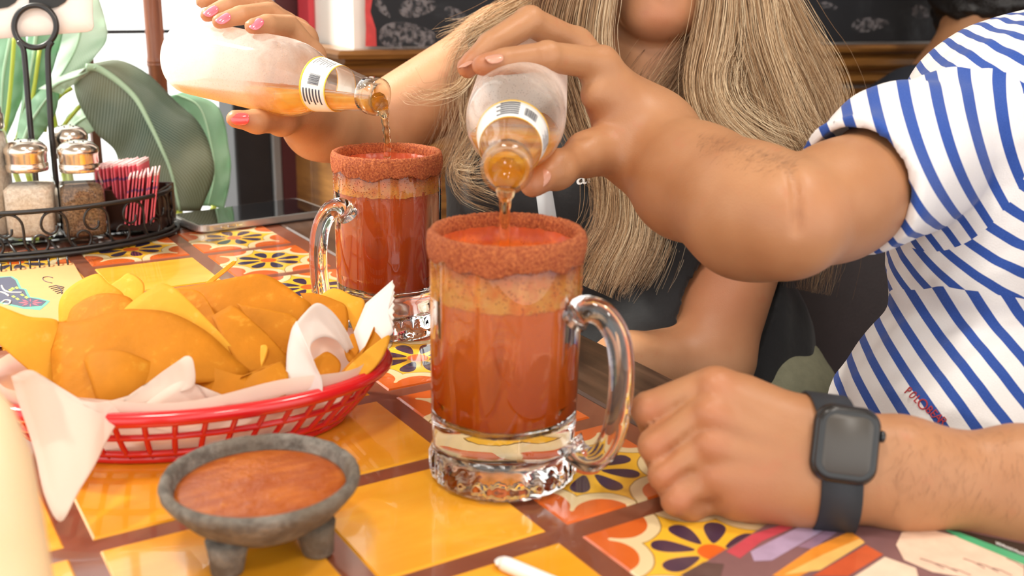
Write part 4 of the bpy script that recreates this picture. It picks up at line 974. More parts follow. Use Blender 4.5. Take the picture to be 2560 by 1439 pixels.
ordn = ['first', 'second', 'third', 'fourth', 'fifth', 'sixth', 'seventh', 'eighth', 'ninth', 'tenth', 'eleventh', 'twelfth', 'thirteenth']
for i in range(12): packet(256 + i * 9.2, 407 - i * .8 + rr.uniform(-2, 2), .014, rr.uniform(-.02, .03), rr.uniform(-.05, .05), 'pink sweetener packet, %s from the pepper shaker in the back row' % ordn[i])
for i in range(9): packet(316 + i * 8.8, 431 - i * 1.0 + rr.uniform(-2, 2), -.014, .16, .30 + rr.uniform(-.04, .04), 'pink sweetener packet, %s from the left in the leaning front row' % ordn[i])
# ================================================================ broad-leaved plant at the window
def leaf_mat(name, a, b_, vein, sc=(1, 1, 1), fac=.35, vs_=46):
    m = bpy.data.materials.new(name); m.use_nodes = True; nt = m.node_tree; E.nt = nt; b = nt.nodes['Principled BSDF']; out = nt.nodes['Material Output']
    c = coords(); n1 = noise(c, 7, 3, .5); u = attr('across'); l = attr('along'); ve = ((l - u.abs() * .25) * vs_ + n1 * .8).frac()
    k = colmix(smooth(n1, .35, .65), a, b_); k = colmix(smooth(ve, .5, .95) * .55, k, vein); k = colmix(smooth(u.abs(), .05, .025), k, vein)
    put(b, 'Base Color', k); put(b, 'Roughness', .42); put(b, 'Normal', bump(ve, .25, .001))
    t = nt.nodes.new('ShaderNodeBsdfTranslucent'); nt.links.new(k.k, t.inputs[0]); mx = nt.nodes.new('ShaderNodeMixShader'); mx.inputs[0].default_value = fac
    nt.links.new(b.outputs[0], mx.inputs[1]); nt.links.new(t.outputs[0], mx.inputs[2]); nt.links.new(mx.outputs[0], out.inputs[0]); return m
pot = V(470, 520, 1.45); pl = thing('broad_leaf_plant', 'large broad-leaved green plant arching in front of the bright window', 'plant', (pot.x - .10, .885, 0))
def leaf(left, mid, right, d, mat_, nu=17, nl=40, droop=.01, name='leaf', ribr=.0028):
    """blade between a left edge, a midrib and a right edge (photo px), distance d(t) along it; side drop for the cupped section"""
    Lc = catmull([(x, y, 0) for x, y in left], nl); Mc = catmull([(x, y, 0) for x, y in mid], nl); Rc = catmull([(x, y, 0) for x, y in right], nl)
    vs, ac, alg = [], [], []; rd = random.Random(len(left) * 7 + int(mid[0][0]))
    for i in range(nl):
        t_ = i / (nl - 1); dm = d(t_)
        for j in range(nu):
            s_ = 2 * j / (nu - 1) - 1
            q = Mc[i].lerp(Lc[i] if s_ < 0 else Rc[i], abs(s_)); vs.append(V(q.x, q.y, dm + droop * s_ * s_ + .0025 * math.sin(t_ * 26 + 3 * s_) * abs(s_))); ac.append(s_); alg.append(t_)
    fs = [(i * nu + j, i * nu + j + 1, (i + 1) * nu + j + 1, (i + 1) * nu + j) for i in range(nl - 1) for j in range(nu - 1)]
    me = mesh(name, vs, fs); set_attr(me, 'across', ac); set_attr(me, 'along', alg); me.transform(Matrix.Translation(-pl.location))
    o = link(name, me, mat_, pl); md = o.modifiers.new('thickness', 'SOLIDIFY'); md.thickness = .0009
    v, f = tube([V(q.x, q.y, d(i / (nl - 1)) - .001) - pl.location for i, q in enumerate(Mc)], [ribr * (1 - .7 * i / nl) for i in range(nl)], 6)
    link('midrib', mesh('midrib', v, f), rib_m, o); return o
rib_m = simple('midrib_green', (.42, .62, .42), .4); rib_y = simple('stem_yellow_green', (.50, .60, .06), .45)
lm1 = leaf_mat('deep_green_leaf', (.060, .115, .078), (.25, .28, .18), (.46, .56, .45), fac=.3); lm2 = leaf_mat('bright_green_leaf', (.16, .42, .24), (.42, .66, .46), (.55, .76, .58), fac=.5); lm3 = leaf_mat('pale_green_leaf', (.62, .80, .66), (.80, .92, .80), (.9, .97, .9), fac=.5)
leaf([(190, 190), (186, 216), (200, 262), (240, 330), (285, 372), (305, 420), (350, 480), (440, 528)], [(215, 168), (245, 172), (290, 200), (338, 245), (372, 305), (403, 370), (428, 432), (450, 528)], [(240, 158), (300, 152), (370, 186), (440, 255), (495, 305), (526, 370), (534, 440), (500, 528)], lambda t: 1.33 + .05 * t, lm1, droop=.022, ribr=.0052)
leaf([(420, 240), (440, 300), (470, 370), (484, 440), (490, 515)], [(440, 235), (500, 270), (530, 370), (536, 440), (520, 515)], [(460, 230), (545, 268), (572, 370), (576, 440), (560, 522)], lambda t: 1.42, lm2, droop=.008, ribr=.0016)
leaf([(95, 222), (140, 196), (190, 176), (240, 164)], [(120, 226), (150, 206), (195, 190), (240, 168)], [(155, 236), (168, 222), (195, 205), (240, 172)], lambda t: 1.36 - .03 * t, lm3, droop=.01)
leaf([(-20, 80), (-30, 180), (-20, 270), (6, 345)], [(30, 80), (10, 180), (4, 270), (8, 345)], [(64, 85), (70, 170), (50, 260), (14, 345)], lambda t: 1.42, lm2)
leaf([(72, 85), (62, 160), (58, 240), (40, 345)], [(92, 80), (80, 160), (64, 240), (42, 345)], [(160, 75), (135, 165), (95, 260), (46, 345)], lambda t: 1.40, lm2)
leaf([(128, -60), (138, 40), (150, 120), (120, 230)], [(180, -60), (200, 40), (190, 120), (125, 232)], [(225, -60), (262, 45), (262, 110), (190, 190)], lambda t: 1.45, lm3)
leaf([(40, 350), (50, 300), (70, 260), (110, 215)], [(60, 350), (75, 310), (100, 270), (135, 222)], [(95, 350), (120, 315), (140, 280), (150, 232)], lambda t: 1.38, lm2)
leaf([(140, 348), (160, 300), (195, 262), (235, 250)], [(160, 348), (190, 310), (220, 290), (250, 270)], [(200, 348), (230, 330), (255, 312), (262, 290)], lambda t: 1.44, lm3)
for pts in ([(112, 330), (120, 280), (150, 240), (180, 220)], [(8, 345), (20, 280), (30, 180), (36, 90)], [(42, 345), (60, 300), (80, 250), (100, 120)], [(140, 340), (170, 300), (200, 265)]):
    v, f = tube([V(q.x, q.y, 1.395) - pl.location for q in catmull([(x, y, 0) for x, y in pts], 16)], .0026, 6); link('stem', mesh('stem', v, f), rib_y, pl)
for px, py, d in ((450, 528, 1.38), (535, 515, 1.42), (8, 345, 1.42), (42, 345, 1.40), (122, 230, 1.45), (60, 350, 1.38), (160, 348, 1.44)):
    a = V(px, py, d); c = pl.location + Vector((0, 0, .36)); v, f = tube([p - pl.location for p in catmull([a, a.lerp(c, .5) + Vector((0, 0, -.02)), c], 12)], .004, 6); link('stem', mesh('stem', v, f), rib_y, pl)
v, f = lathe([(0, 0), (.10, 0), (.105, .01), (.125, .36), (.135, .36), (.135, .385), (.122, .385), (.118, .35), (0, .35)], 40); link('pot', fix_normals(mesh('pot', v, f)), simple('terracotta_pot', (.35, .12, .06), .7, .15), pl)
# bamboo pole rising from the sill
bp0 = V(381, 60, 1.50); bb = thing('bamboo_pole', 'reddish brown bamboo pole standing before the window', 'pole', (bp0.x + .002, bp0.y, .0))
bam, b = newmat('brown_bamboo'); c_ = scaled(coords(), 40, 40, 3); n1 = noise(c_, 2, 5); put(b, 'Base Color', colmix(smooth(n1, .3, .7), (.13, .035, .018), (.36, .12, .055))); put(b, 'Roughness', .35); put(b, 'Coat Weight', .3)
zk = V(381, 160, 1.50).z; pr = []
z = 0.0; r = .0128
nodes = [zk + i * .23 for i in range(-5, 7)]
for i, zn in enumerate(nodes):
    for dz, dr in ((-.006, 0), (-.003, .0012), (-.001, .0016), (0, .0004), (.001, .0014), (.004, .0008), (.010, 0)): pr.append((r + dr, zn + dz))
pr = [(0, max(0, pr[0][1] - .2))] + [(r, max(.001, pr[0][1] - .2))] + pr + [(0, pr[-1][1] + .01)]
v, f = lathe(pr, 24); link('cane', fix_normals(mesh('cane', v, f)), bam, bb)
# ================================================================ people
def skin_mat(name, base, red, light):
    m, b = newmat(name); c_ = coords(); n1 = noise(c_, 14, 4, .6); n2 = noise(c_, 420, 3, .6); n3 = voro(c_, 700)
    k = colmix(smooth(n1, .3, .7), base, light); k = colmix(attr('flush'), k, red); k = colmix(smooth(noise(c_, 60, 3), .6, .75) * .25, k, red)
    put(b, 'Base Color', k); put(b, 'Roughness', .45); put(b, 'Specular IOR Level', .4); put(b, 'Subsurface Weight', .12); put(b, 'Subsurface Radius', (.006, .002, .001)); put(b, 'Subsurface Scale', 1.0)
    put(b, 'Normal', bump(n2 + n3 * .6, .16, .0006)); return m
skin_man = skin_mat('skin_warm', (.40, .182, .082), (.46, .145, .070), (.455, .224, .105))
skin_wom = skin_mat('skin_tan', (.47, .225, .108), (.49, .155, .075), (.53, .275, .140))
def flush(me, spots):
    c = get_co(me); w = np.zeros(len(c))
    for p, r, s in spots: w = np.maximum(w, s * np.exp(-((c - np.array(p)) ** 2).sum(1) / (r * r)))
    set_attr(me, 'flush', w)
def ell(c, r, X=None, Y=None):
    if X is None: return ('e', tuple(c), tuple(r))
    X = Vector(X).normalized(); Z = X.cross(Vector(Y)).normalized(); Y = Z.cross(X); return ('e', tuple(c), tuple(r), np.array([[X[i], Y[i], Z[i]] for i in range(3)]))
def nail(c, along, normal, L, Wd, mat_, parent):
    bm = bmesh.new(); bmesh.ops.create_uvsphere(bm, u_segments=16, v_segments=10, radius=1)
    z = Vector(normal).normalized(); x = (Vector(along) - z * Vector(along).dot(z)).normalized(); y = z.cross(x)
    for v_ in bm.verts:
        p = v_.co; X = math.copysign(abs(p.x) ** .75, p.x); Y = math.copysign(abs(p.y) ** .75, p.y)
        q = Vector((X * L, Y * Wd, p.z * .0009 - (Y * Wd) ** 2 / .014 - max(0, -X) * .0004)); v_.co = Vector(c) + x * q.x + y * q.y + z * q.z
    return part('nail', bm_mesh('nail', bm), mat_, parent)
# ---------------------------------------------------------------- the man on the right
W = V(1632, 338, .800); Wf = V(1600, 372, .805)
Mf = V(1748, 455, .745); Ef = V(1875, 528, .690); EL = V(1975, 550, .660)
U1 = V(2095, 502, .690); U2 = V(2260, 412, .745); SH = V(2515, 300, .815)
I = [V(1503, 160, .770), V(1368, 141, .738), V(1262, 153, .722), V(1206, 163, .717)]
Md = [V(1440, 112, .800), V(1325, 53, .768), V(1228, 112, .748), V(1168, 168, .738)]
Rg = [V(1440, 112, .828), V(1318, 52, .796), V(1222, 112, .776), V(1170, 172, .768)]
Pk = [V(1462, 132, .852), V(1345, 84, .830), V(1270, 128, .815), V(1228, 172, .806)]
Th = [V(1585, 368, .800), V(1468, 385, .762), V(1392, 424, .732), V(1332, 461, .712)]
Wu, Wl = V(2060, 1116, .603), V(2060, 1198, .603); Fu, Fl = V(2560, 1186, .605), V(2560, 1258, .605); Gu = V(2900, 1262, .62); LE = V(3120, 1240, .64); LS = V(3150, 330, .62)
LI = [V(1782, 966, .610), V(1622, 1022, .618), V(1650, 1095, .640), V(1725, 1105, .645)]
LM_ = [V(1772, 1032, .602), V(1640, 1112, .606), V(1668, 1180, .628), V(1745, 1165, .632)]
LR = [V(1772, 1108, .600), V(1664, 1186, .600), V(1694, 1240, .616), V(1768, 1215, .622)]
LP = [V(1780, 1182, .602), V(1694, 1248, .598), V(1728, 1268, .604), V(1790, 1240, .612)]
F1 = Field((-.06, -.52, .62), (.72, .22, 1.20), .0024)
kh = .010
# pouring hand and arm
F1.group([cone(W, I[0], .0215, .0125), cone(W, Md[0], .0205, .0122), cone(W, Rg[0], .020, .0118), cone(W, Pk[0], .019, .0115), cone(W, I[0].lerp(Th[1], .35), .020, .0115), cone(W, Th[1], .021, .0145), cone(V(1520, 250, .79), V(1590, 330, .80), .015, .019)], k=.016, kg=.012)
fg = []
for ch_, rs_ in ((I, (.0120, .0104, .0092, .0072)), (Md, (.0120, .0106, .0094, .0074)), (Rg, (.0116, .0100, .009, .007)), (Pk, (.0106, .009, .008, .0064))):
    fg += chain(ch_, rs_) + [('e', tuple(ch_[1]), (rs_[1] * 1.10,) * 3), ('e', tuple(ch_[3].lerp(ch_[2], .25)), (rs_[3] * 1.08,) * 3)]
F1.group(fg, k=.0012, kg=.007)
F1.group(chain(Th, (.0195, .0138, .0112, .0088)) + [('e', tuple(Th[2]), (.0118,) * 3)], k=.008, kg=.008)
F1.group([cone(W, Wf, .0215, .021), cone(W, Mf, .0225, .0345), cone(Mf, Ef, .0345, .0385), cone(Ef, EL, .0385, .0360), cone(Wf, V(1690, 470, .77), .021, .028)], k=.03, kg=.02)
F1.group([cone(EL, U1, .0355, .0350), cone(U1, U2, .0350, .041), cone(U2, SH, .041, .050)], k=.02, kg=.005)
# resting fist and forearm
F1.group([cone(Wu, Wu.lerp(LI[0], .9), .0195, .0115), cone(Wu, Wu.lerp(LM_[0], .88), .0195, .0112), cone(Wl, Wl.lerp(LR[0], .88), .0190, .0110), cone(Wl, Wl.lerp(LP[0], .9), .0190, .0108), cone(V(1960, 1215, .604), V(1850, 1212, .604), .0225, .0205), cone(V(1960, 1088, .61), V(1850, 1020, .613), .0195, .017)], k=.014, kg=.01)
fg = []
for ch_, rs_ in ((LI, (.0120, .0102, .0094, .0082)), (LM_, (.0118, .0102, .0094, .0082)), (LR, (.0114, .0098, .0090, .008)), (LP, (.0106, .0093, .0085, .0076))):
    fg += chain(ch_, rs_) + [('e', tuple(ch_[0] - FW * .0030), (rs_[0] * 1.0,) * 3), ('e', tuple(ch_[1]), (rs_[1] * 1.06,) * 3)]
F1.group(fg, k=.0008, kg=.0065)
F1.group(chain([V(1960, 1075, .632), V(1840, 1050, .650), V(1740, 1085, .660), V(1680, 1100, .655)], (.018, .014, .012, .009)), k=.006, kg=.008)
F1.group([cone(Wu, Fu, .0185, .0215), cone(Wl, Fl, .0185, .0225), cone(Wu, Wl, .0185, .0185), cone(Fu, Fl, .0215, .0225), cone(Fu, Gu, .0215, .034), cone(Fl, Gu, .0225, .036), cone(V(2250, 1146, .601), V(2250, 1220, .602), .0205, .0205)], k=.02, kg=.016)
for k_, q in enumerate((LI, LM_, LR, LP)):                            # tendons over the back of the hand
    F1.group([cone(q[0] - FW * .0095, q[0].lerp(Wu.lerp(Wl, .3 + .12 * k_), .62) - FW * .0165, .0028, .0010)], k=.002, kg=.010)
# trunk, shoulders, neck start
C1, B1, H1 = V(2620, 400, .86), V(2650, 760, .83), V(2600, 1060, .82)
F1.group([cone(SH, V(2850, 250, .78), .046, .058), cone(C1, B1, .095, .105), cone(B1, H1, .105, .115), cone(SH, C1, .05, .09)], k=.05, kg=.02)
F1.crease([(1968, 398), (1978, 425), (1986, 460), (1990, 500), (1992, 545), (1990, 575)], .0022, .004)
F1.crease([(1440, 338), (1452, 342), (1466, 338)], .0012, .005)
for a_, b_ in (((1408, 402), (1418, 440)), ((1416, 398), (1428, 436)), ((1352, 112), (1356, 150)), ((1366, 108), (1374, 150)), ((1378, 112), (1386, 148))): F1.crease([a_, ((a_[0] + b_[0]) / 2 + 3, (a_[1] + b_[1]) / 2), b_], .0003, .0022)
for q_ in ([(1708, 1004), (1690, 1020), (1651, 1052), (1604, 1086)], [(1734, 1078), (1712, 1098), (1680, 1127), (1630, 1166)], [(1726, 1176), (1706, 1190), (1687, 1204), (1654, 1232)]): F1.crease(q_, .0014, .0032)
F1.crease([(1745, 1262), (1775, 1262), (1790, 1252)], .0012, .005)
me = F1.extract('body'); del F1
flush(me, [(tuple(I[3]), .010, .75), (tuple(Md[3]), .010, .75), (tuple(Th[3]), .012, .7)] + [(tuple(q[i] - FW * .01), .011, .55) for q in (LI, LM_, LR, LP) for i in (0, 1)] + [(tuple(V(1470, 300, .78)), .016, .45), (tuple(V(1850, 1270, .585)), .03, .35), (tuple(EL.lerp(U1, .3) - FW * .03), .02, .25)])
MB_ = V(2620, 1100, .82); man = thing('person', 'person in a white tee with navy blue stripes, pouring beer, wearing a black watch', 'person', (MB_.x, MB_.y, .45))
part('body', me, skin_man, man)
nm_ = simple('bare_nail', (.56, .27, .18), .35, .05, coat=.2)
nail(V(1236, 143, .708), I[3] - I[2], -FW + UP * .9, .0062, .0048, nm_, man); nail(V(1352, 443, .7085), Th[3] - Th[2], -FW + UP * .5 - RT * .1, .0075, .0058, nm_, man)
nail(V(1163, 160, .7275), Md[3] - Md[2], UP * .9 - RT * .5 - FW * .3, .0055, .0045, nm_, man)
# head, hair above the frame
hd_c = V(3010, -290, .80)
F2 = Field(tuple(hd_c - Vector((.14, .14, .26))), tuple(hd_c + Vector((.14, .14, .16))), .004)
fdir = (Vector((-.9, -.15, 0))).normalized(); sdir = fdir.cross(Vector((0, 0, 1)))
F2.group([ell(hd_c, (.095, .075, .115), fdir, sdir), ell(hd_c + fdir * .03 + Vector((0, 0, -.07)), (.06, .055, .055), fdir, sdir), cone(hd_c + Vector((0, 0, -.08)), hd_c + Vector((0, 0, -.24)), .058, .065), cone(hd_c + fdir * .092 + Vector((0, 0, .01)), hd_c + fdir * .105 + Vector((0, 0, -.025)), .008, .013)], k=.03)
for s_ in (-1, 1): F2.group([ell(hd_c + sdir * .076 * s_ - fdir * .005, (.028, .010, .034), fdir, sdir)], kg=.008); F2.group([ell(hd_c + fdir * .088 + sdir * .032 * s_ + Vector((0, 0, .018)), (.010, .014, .009), fdir, sdir)], kg=.008, op='sub')
F2.group([ell(hd_c + fdir * .085 + Vector((0, 0, -.062)), (.008, .024, .006), fdir, sdir)], kg=.006)
me = F2.extract('head'); set_attr(me, 'flush', np.zeros(len(me.vertices))); part('head', me, skin_man, man)
F2 = Field(tuple(hd_c - Vector((.14, .14, .10))), tuple(hd_c + Vector((.14, .14, .16))), .004)
F2.group([ell(hd_c + Vector((0, 0, .018)) - fdir * .012, (.098, .082, .112), fdir, sdir)], warp=lambda x, y, z: .002 * lattice_noise(x, y, z, 160, 3)); F2.group([ell(hd_c + fdir * .075 + Vector((0, 0, -.05)), (.075, .09, .085), fdir, sdir)], kg=.004, op='sub')
black_hair = simple('black_hair', (.010, .008, .007), .45, .4, 200, bmp=.8, bscale=220)
part('hair', F2.extract('hair'), black_hair, man)
# striped tee
shirt_m, b = newmat('striped_jersey'); sm_ = attr('seam') > 0; hm_ = attr('hem') > 0; s_ = (attr('stripe') * (1 - hm_) + attr('hemline') * hm_) * (1 - sm_) + attr('sleeve') * sm_; c_ = coords(); n1 = noise(c_, 900, 2); wv = noise(c_, 26, 3)
fr_ = s_.frac(); st_ = smooth((fr_ - .5).abs(), .205, .188)
put(b, 'Base Color', colmix(st_, colmix(n1, (.80, .78, .76), (.86, .84, .83)), colmix(n1, (.020, .065, .30), (.045, .105, .40)))); put(b, 'Roughness', .85); put(b, 'Sheen Weight', .15); put(b, 'Normal', bump(n1 * .3 + wv * .6, .25, .002)); put(b, 'Specular IOR Level', .2)
F3 = Field((.10, -.50, .66), (.72, .20, 1.24), .003)
HEM = V(2135, 466, .700); AX = (U2 + UP * .004 - HEM).normalized()
fold = lambda x, y, z: .0016 * lattice_noise(x, y, z, 55, 5) + .0007 * lattice_noise(x, y, z, 130, 6)
F3.group([cone(SH - UP * .004, V(2850, 225, .78), .058, .072), cone(C1, B1, .112, .121), cone(SH, C1, .058, .105), cone(V(2510, 400, .79), V(2560, 560, .80), .072, .095)], k=.05, kg=.02, warp=fold)
F3.group([cone(V(2650, 930, .82), V(2585, 1110, .82), .112, .146), cone(V(2585, 1110, .82), V(2600, 1400, .86), .146, .15)], k=.03, kg=.006, warp=fold)
F3.group([cone(HEM - AX * .03, HEM + AX * .06, .0445, .0495), cone(HEM + AX * .06, SH, .0495, .057)], k=.02, kg=.010, warp=lambda x, y, z: .0010 * lattice_noise(x, y, z, 70, 8))
F3.group([cone(LS, V(2850, 230, .78), .066, .068), cone(LS, V(3140, 760, .63), .068, .062)], k=.03, kg=.02)
# open the sleeve: cut it square at the hem and hollow it
sleeve_cut = [cone(HEM - AX * .065, HEM - AX * .056, .0, .0)]
F3.group([cone(HEM - AX * .09, HEM + AX * .018, .0398, .0390)], k=0, kg=.001, op='sub')
hn = (AX + RT * .10 + UP * -.05).normalized()
sl_, G_ = F3.sub(np.array(HEM) - .11, np.array(HEM) + .11)
pl_ = (G_[0] - HEM.x) * hn.x + (G_[1] - HEM.y) * hn.y + (G_[2] - HEM.z) * hn.z
far_ = np.sqrt((G_[0] - HEM.x) ** 2 + (G_[1] - HEM.y) ** 2 + (G_[2] - HEM.z) ** 2)
F3.D[sl_] = np.where(far_ < .085, np.maximum(F3.D[sl_], -pl_), F3.D[sl_])
me = F3.extract('striped_tee'); del F3
c = get_co(me)
def stripe_field(c, k):                                              # smooth field across the cloth whose whole numbers are stripes
    q = (c - np.array(SH)) * 5; x, y, z = q[:, 0], q[:, 1], q[:, 2]
    return k[0] * x + k[1] * y + k[2] * z + k[3] + k[4] * x * x + k[5] * y * y + k[6] * z * z + k[7] * x * y + k[8] * x * z + k[9] * y * z + .5
HEMK = [-7.2864, 6.8571, -7.0258, 6.3324, 0.2128, 1.0296, -0.0629, 0.4063, 0.0322, -0.0187]
ph = stripe_field(c, [-10.3903, 6.2196, -8.3915, 1.3394, -2.938, 8.6452, 1.5766, -3.1282, 2.7668, -2.0183]) + .03 * lattice_noise(c[:, 0], c[:, 1], c[:, 2], 40, 11)
aax = np.array(AX); sv = (c - np.array(HEM)) @ aax; rad = np.linalg.norm((c - np.array(HEM)) - sv[:, None] * aax, axis=1)
isl = (sv < np.linalg.norm(np.array(SH - HEM)) * .62 + (rad - .05) * .2) & (rad < .072)
seam = np.minimum(np.linalg.norm(np.array(SH - HEM)) * .62 + (rad - .05) * .2 - sv, .072 - rad)
phs = stripe_field(c, [6.2516, -7.4573, 3.1766, 7.5951, -0.4434, -0.5646, -9.5509, 0.841, -3.1998, 3.8767])
set_attr(me, 'stripe', ph); set_attr(me, 'sleeve', phs)
def cone_d(p, a, b, ra, rb):
    a, b = np.array(a), np.array(b); t = np.clip(((p - a) @ (b - a)) / ((b - a) @ (b - a)), 0, 1); return np.linalg.norm(p - a - t[:, None] * (b - a), axis=1) - (ra + (rb - ra) * t)
lowd = cone_d(c, C1, B1, .112, .121) - np.minimum(cone_d(c, V(2650, 930, .82), V(2585, 1110, .82), .112, .146), cone_d(c, V(2585, 1110, .82), V(2600, 1400, .86), .146, .15))
set_attr(me, 'hem', lowd * 100); set_attr(me, 'hemline', stripe_field(c, HEMK))
 
set_attr(me, 'seam', seam * 100); tee = part('striped_tee', me, shirt_m, man)
lred = simple('print_red', (.45, .04, .05), .7, .1)
# lettering lies on the cloth: ray cast onto the tee, follow its surface
bvh = None
from mathutils.bvhtree import BVHTree
def on_mesh(o, px, py):
    global bvh
    if bvh is None or bvh[0] is not o:
        mm = o.data; loc = o.parent.location; bvh = (o, BVHTree.FromPolygons([v_.co + loc for v_ in mm.vertices], [p.vertices[:] for p in mm.polygons]))
    h = bvh[1].ray_cast(CAM, ray(px, py).normalized()); return h[0], h[1]
def letters(o, s, pts, size, mat_, parent, lean=(0, 0)):
    for ch_, (px, py, ang) in zip(s, pts):
        if ch_ == ' ': continue
        p, n = on_mesh(o, px, py)
        if p is None: continue
        if n.dot(FW) > 0: n = -n
        d = Vector(RT * math.cos(ang) - UP * math.sin(ang)); d = (d - n * d.dot(n)).normalized(); lm = text_mesh(ch_, size, .0002); lm.transform(frame4(p + n * .0006, d, n.cross(d))); part('letter', lm, mat_, parent, smoothed=False)
letters(tee, 'POLO', [(2271, 978, .72), (2283, 989, .72), (2294, 999, .72)], .0085, lred, man); letters(tee, 'O', [(2307, 1011, .72)], .0105, lred, man)
letters(tee, 'BEAR', [(2324 + i * 11, 1025 + i * 9, .70) for i in range(4)], .0080, lred, man)
# trousers and legs below the table
tr_m = simple('dark_trousers', (.02, .02, .025), .8, .2)
F4 = Field((.02, -.46, .02), (.72, .02, .80), .008)
F4.group([cone((.56, -.30, .56), (.18, -.34, .56), .095, .07), cone((.56, -.14, .56), (.18, -.12, .56), .095, .07), cone((.18, -.34, .56), (.20, -.35, .12), .065, .05), cone((.18, -.12, .56), (.20, -.11, .12), .065, .05), cone((.56, -.30, .58), (.56, -.14, .58), .12, .12)], k=.03)
part('trousers', F4.extract('trousers'), tr_m, man)
for y in (-.35, -.11):
    F4 = Field((-.02, y - .08, .0), (.30, y + .08, .18), .005); F4.group([cone((.21, y, .045), (.09, y, .036), .044, .034), cone((.21, y, .05), (.20, y, .12), .044, .046)], k=.02); part('shoe', F4.extract('shoe'), simple('black_shoe', (.02, .02, .02), .5) if y < -.3 else bpy.data.materials['black_shoe'], man)
# forearm hair: short fine strands
def strand_mesh(name, curves, r0, r1, tints=None):
    """many thin three-sided strands; curves: (n, m, 3)"""
    C_ = np.asarray(curves, float); n, m, _ = C_.shape; t = np.gradient(C_, axis=1); t /= np.linalg.norm(t, axis=2, keepdims=True) + 1e-9
    ref = np.array(FW)[None, None]; x = np.cross(t, ref); x /= np.linalg.norm(x, axis=2, keepdims=True) + 1e-9; y = np.cross(t, x)
    rr_ = (np.asarray(r0).reshape(-1, 1) * np.ones((n, 1))) * np.linspace(1, 0, m)[None] + r1 * np.linspace(0, 1, m)[None]
    vs = np.stack([C_ + rr_[..., None] * (math.cos(a) * x + math.sin(a) * y) for a in (0, 2.094, 4.189)], 2).reshape(-1, 3)
    b_ = (np.arange(n)[:, None, None] * m + np.arange(m - 1)[None, :, None]) * 3; j = np.arange(3)[None, None]; j2 = (j + 1) % 3
    q = np.stack([b_ + j, b_ + j2, b_ + 3 + j2, b_ + 3 + j], -1).reshape(-1, 4); me = np_mesh(name, vs, q)
    if tints is not None: set_attr(me, 'tint', np.repeat(np.asarray(tints), m * 3))
    return me
body = [o for o in man.children if o.name.startswith('body')][0]; cur = []
for i in range(420):
    px = random.uniform(1740, 1985); t_ = (px - 1740) / 245; y0 = 335 + 60 * t_; py = y0 + abs(random.gauss(0, 26)) + 4
    p, n = on_mesh(body, px, py)
    if p is None: continue
    d = (RT * random.uniform(.3, 1) + UP * random.uniform(-.5, .5) - n * random.uniform(0, .2)).normalized(); L = random.uniform(.004, .010); cur.append([p + d * L * s + n * (.0022 * math.sin(s * 2.2)) for s in np.linspace(0, 1, 4)])
for i in range(220):
    px = random.uniform(2230, 2560); py = random.uniform(1050, 1290); p, n = on_mesh(body, px, py)
    if p is None: continue
    d = (RT * random.uniform(-.6, .2) - UP * random.uniform(.3, 1)).normalized(); d = (d - n * d.dot(n)).normalized(); L = random.uniform(.004, .009); cur.append([p + d * L * s + n * (.0008 * math.sin(s * 2.2)) for s in np.linspace(0, 1, 4)])
o = part('arm_hair', strand_mesh('arm_hair', [[tuple(q) for q in s] for s in cur], .000045, .00002), simple('dark_arm_hair', (.16, .08, .045), .5), man); o['kind'] = 'stuff'
# watch on the resting wrist
wc = V(2119, 1112, .5705); wx = (Fu - Wu).normalized(); wz = (-FW + UP * .10).normalized(); wx = (wx - wz * wx.dot(wz)).normalized(); wy = wz.cross(wx)
WR3 = Matrix((wx, wy, wz)).transposed(); wt = thing('smart_watch', 'black square smart watch with dark strap on the resting wrist', 'watch', wc)
bk_m = simple('watch_black', (.010, .011, .012), .25, .2, coat=.3); strap_m = simple('dark_blue_grey_strap', (.020, .024, .030), .6, .1)
def rsq(w_, h_, r, n=8):
    out = []
    for cx, cy, a0 in ((w_ / 2 - r, h_ / 2 - r, 0), (-w_ / 2 + r, h_ / 2 - r, PI / 2), (-w_ / 2 + r, -h_ / 2 + r, PI), (w_ / 2 - r, -h_ / 2 + r, 1.5 * PI)):
        for k_ in range(n + 1): a = a0 + PI / 2 * k_ / n; out.append((cx + r * math.cos(a), cy + r * math.sin(a)))
    return out
def wslab(name, w_, h_, r, rows, mat_, parent):
    vs = []; 
    for z, s in rows: vs += [WR3 @ Vector((x * (1 - 2 * s / w_), y * (1 - 2 * s / h_), z)) for x, y in rsq(w_, h_, r)]
    n = len(vs) // len(rows); fs = [tuple(range(n))[::-1], tuple(range((len(rows) - 1) * n, len(rows) * n))]
    for k_ in range(len(rows) - 1):
        for i in range(n): fs.append((k_ * n + i, k_ * n + (i + 1) % n, (k_ + 1) * n + (i + 1) % n, (k_ + 1) * n + i))
    return link(name, fix_normals(mesh(name, vs, fs)), mat_, parent)
wslab('case', .0368, .0425, .0105, [(-.0105, .006), (-.0085, .001), (-.0045, 0), (-.002, .0006), (-.0006, .0022), (0, .004)], bk_m, wt)
wslab('bezel_glass', .0335, .0392, .0092, [(-.0006, 0), (.0004, .0006), (.0007, .002)], simple('watch_glass', (.008, .008, .008), .3, .1, coat=.2), wt)
wslab('screen', .0262, .0318, .006, [(.0006, 0), (.0009, .0003)], simple('watch_screen', (.060, .053, .045), .35, .05), wt)
v, f = lathe([(0, 0), (.003, 0), (.0033, .0006), (.0033, .0020), (.0028, .0026), (0, .0026)], 20); v = [wc * 0 + WR3 @ (Matrix.Rotation(PI / 2, 3, 'Y') @ p + Vector((.0182, .007, -.005))) for p in v]; link('crown', fix_normals(mesh('crown', v, f)), bk_m, wt)
up_ = (Wu - Wl).normalized(); wt_ = .118; hh_ = (Wu.lerp(Fu, wt_) - Wl.lerp(Fl, wt_)).length / 2; rw = .0212; path = []
nrm = wx
fw_ = nrm.cross(up_).normalized()
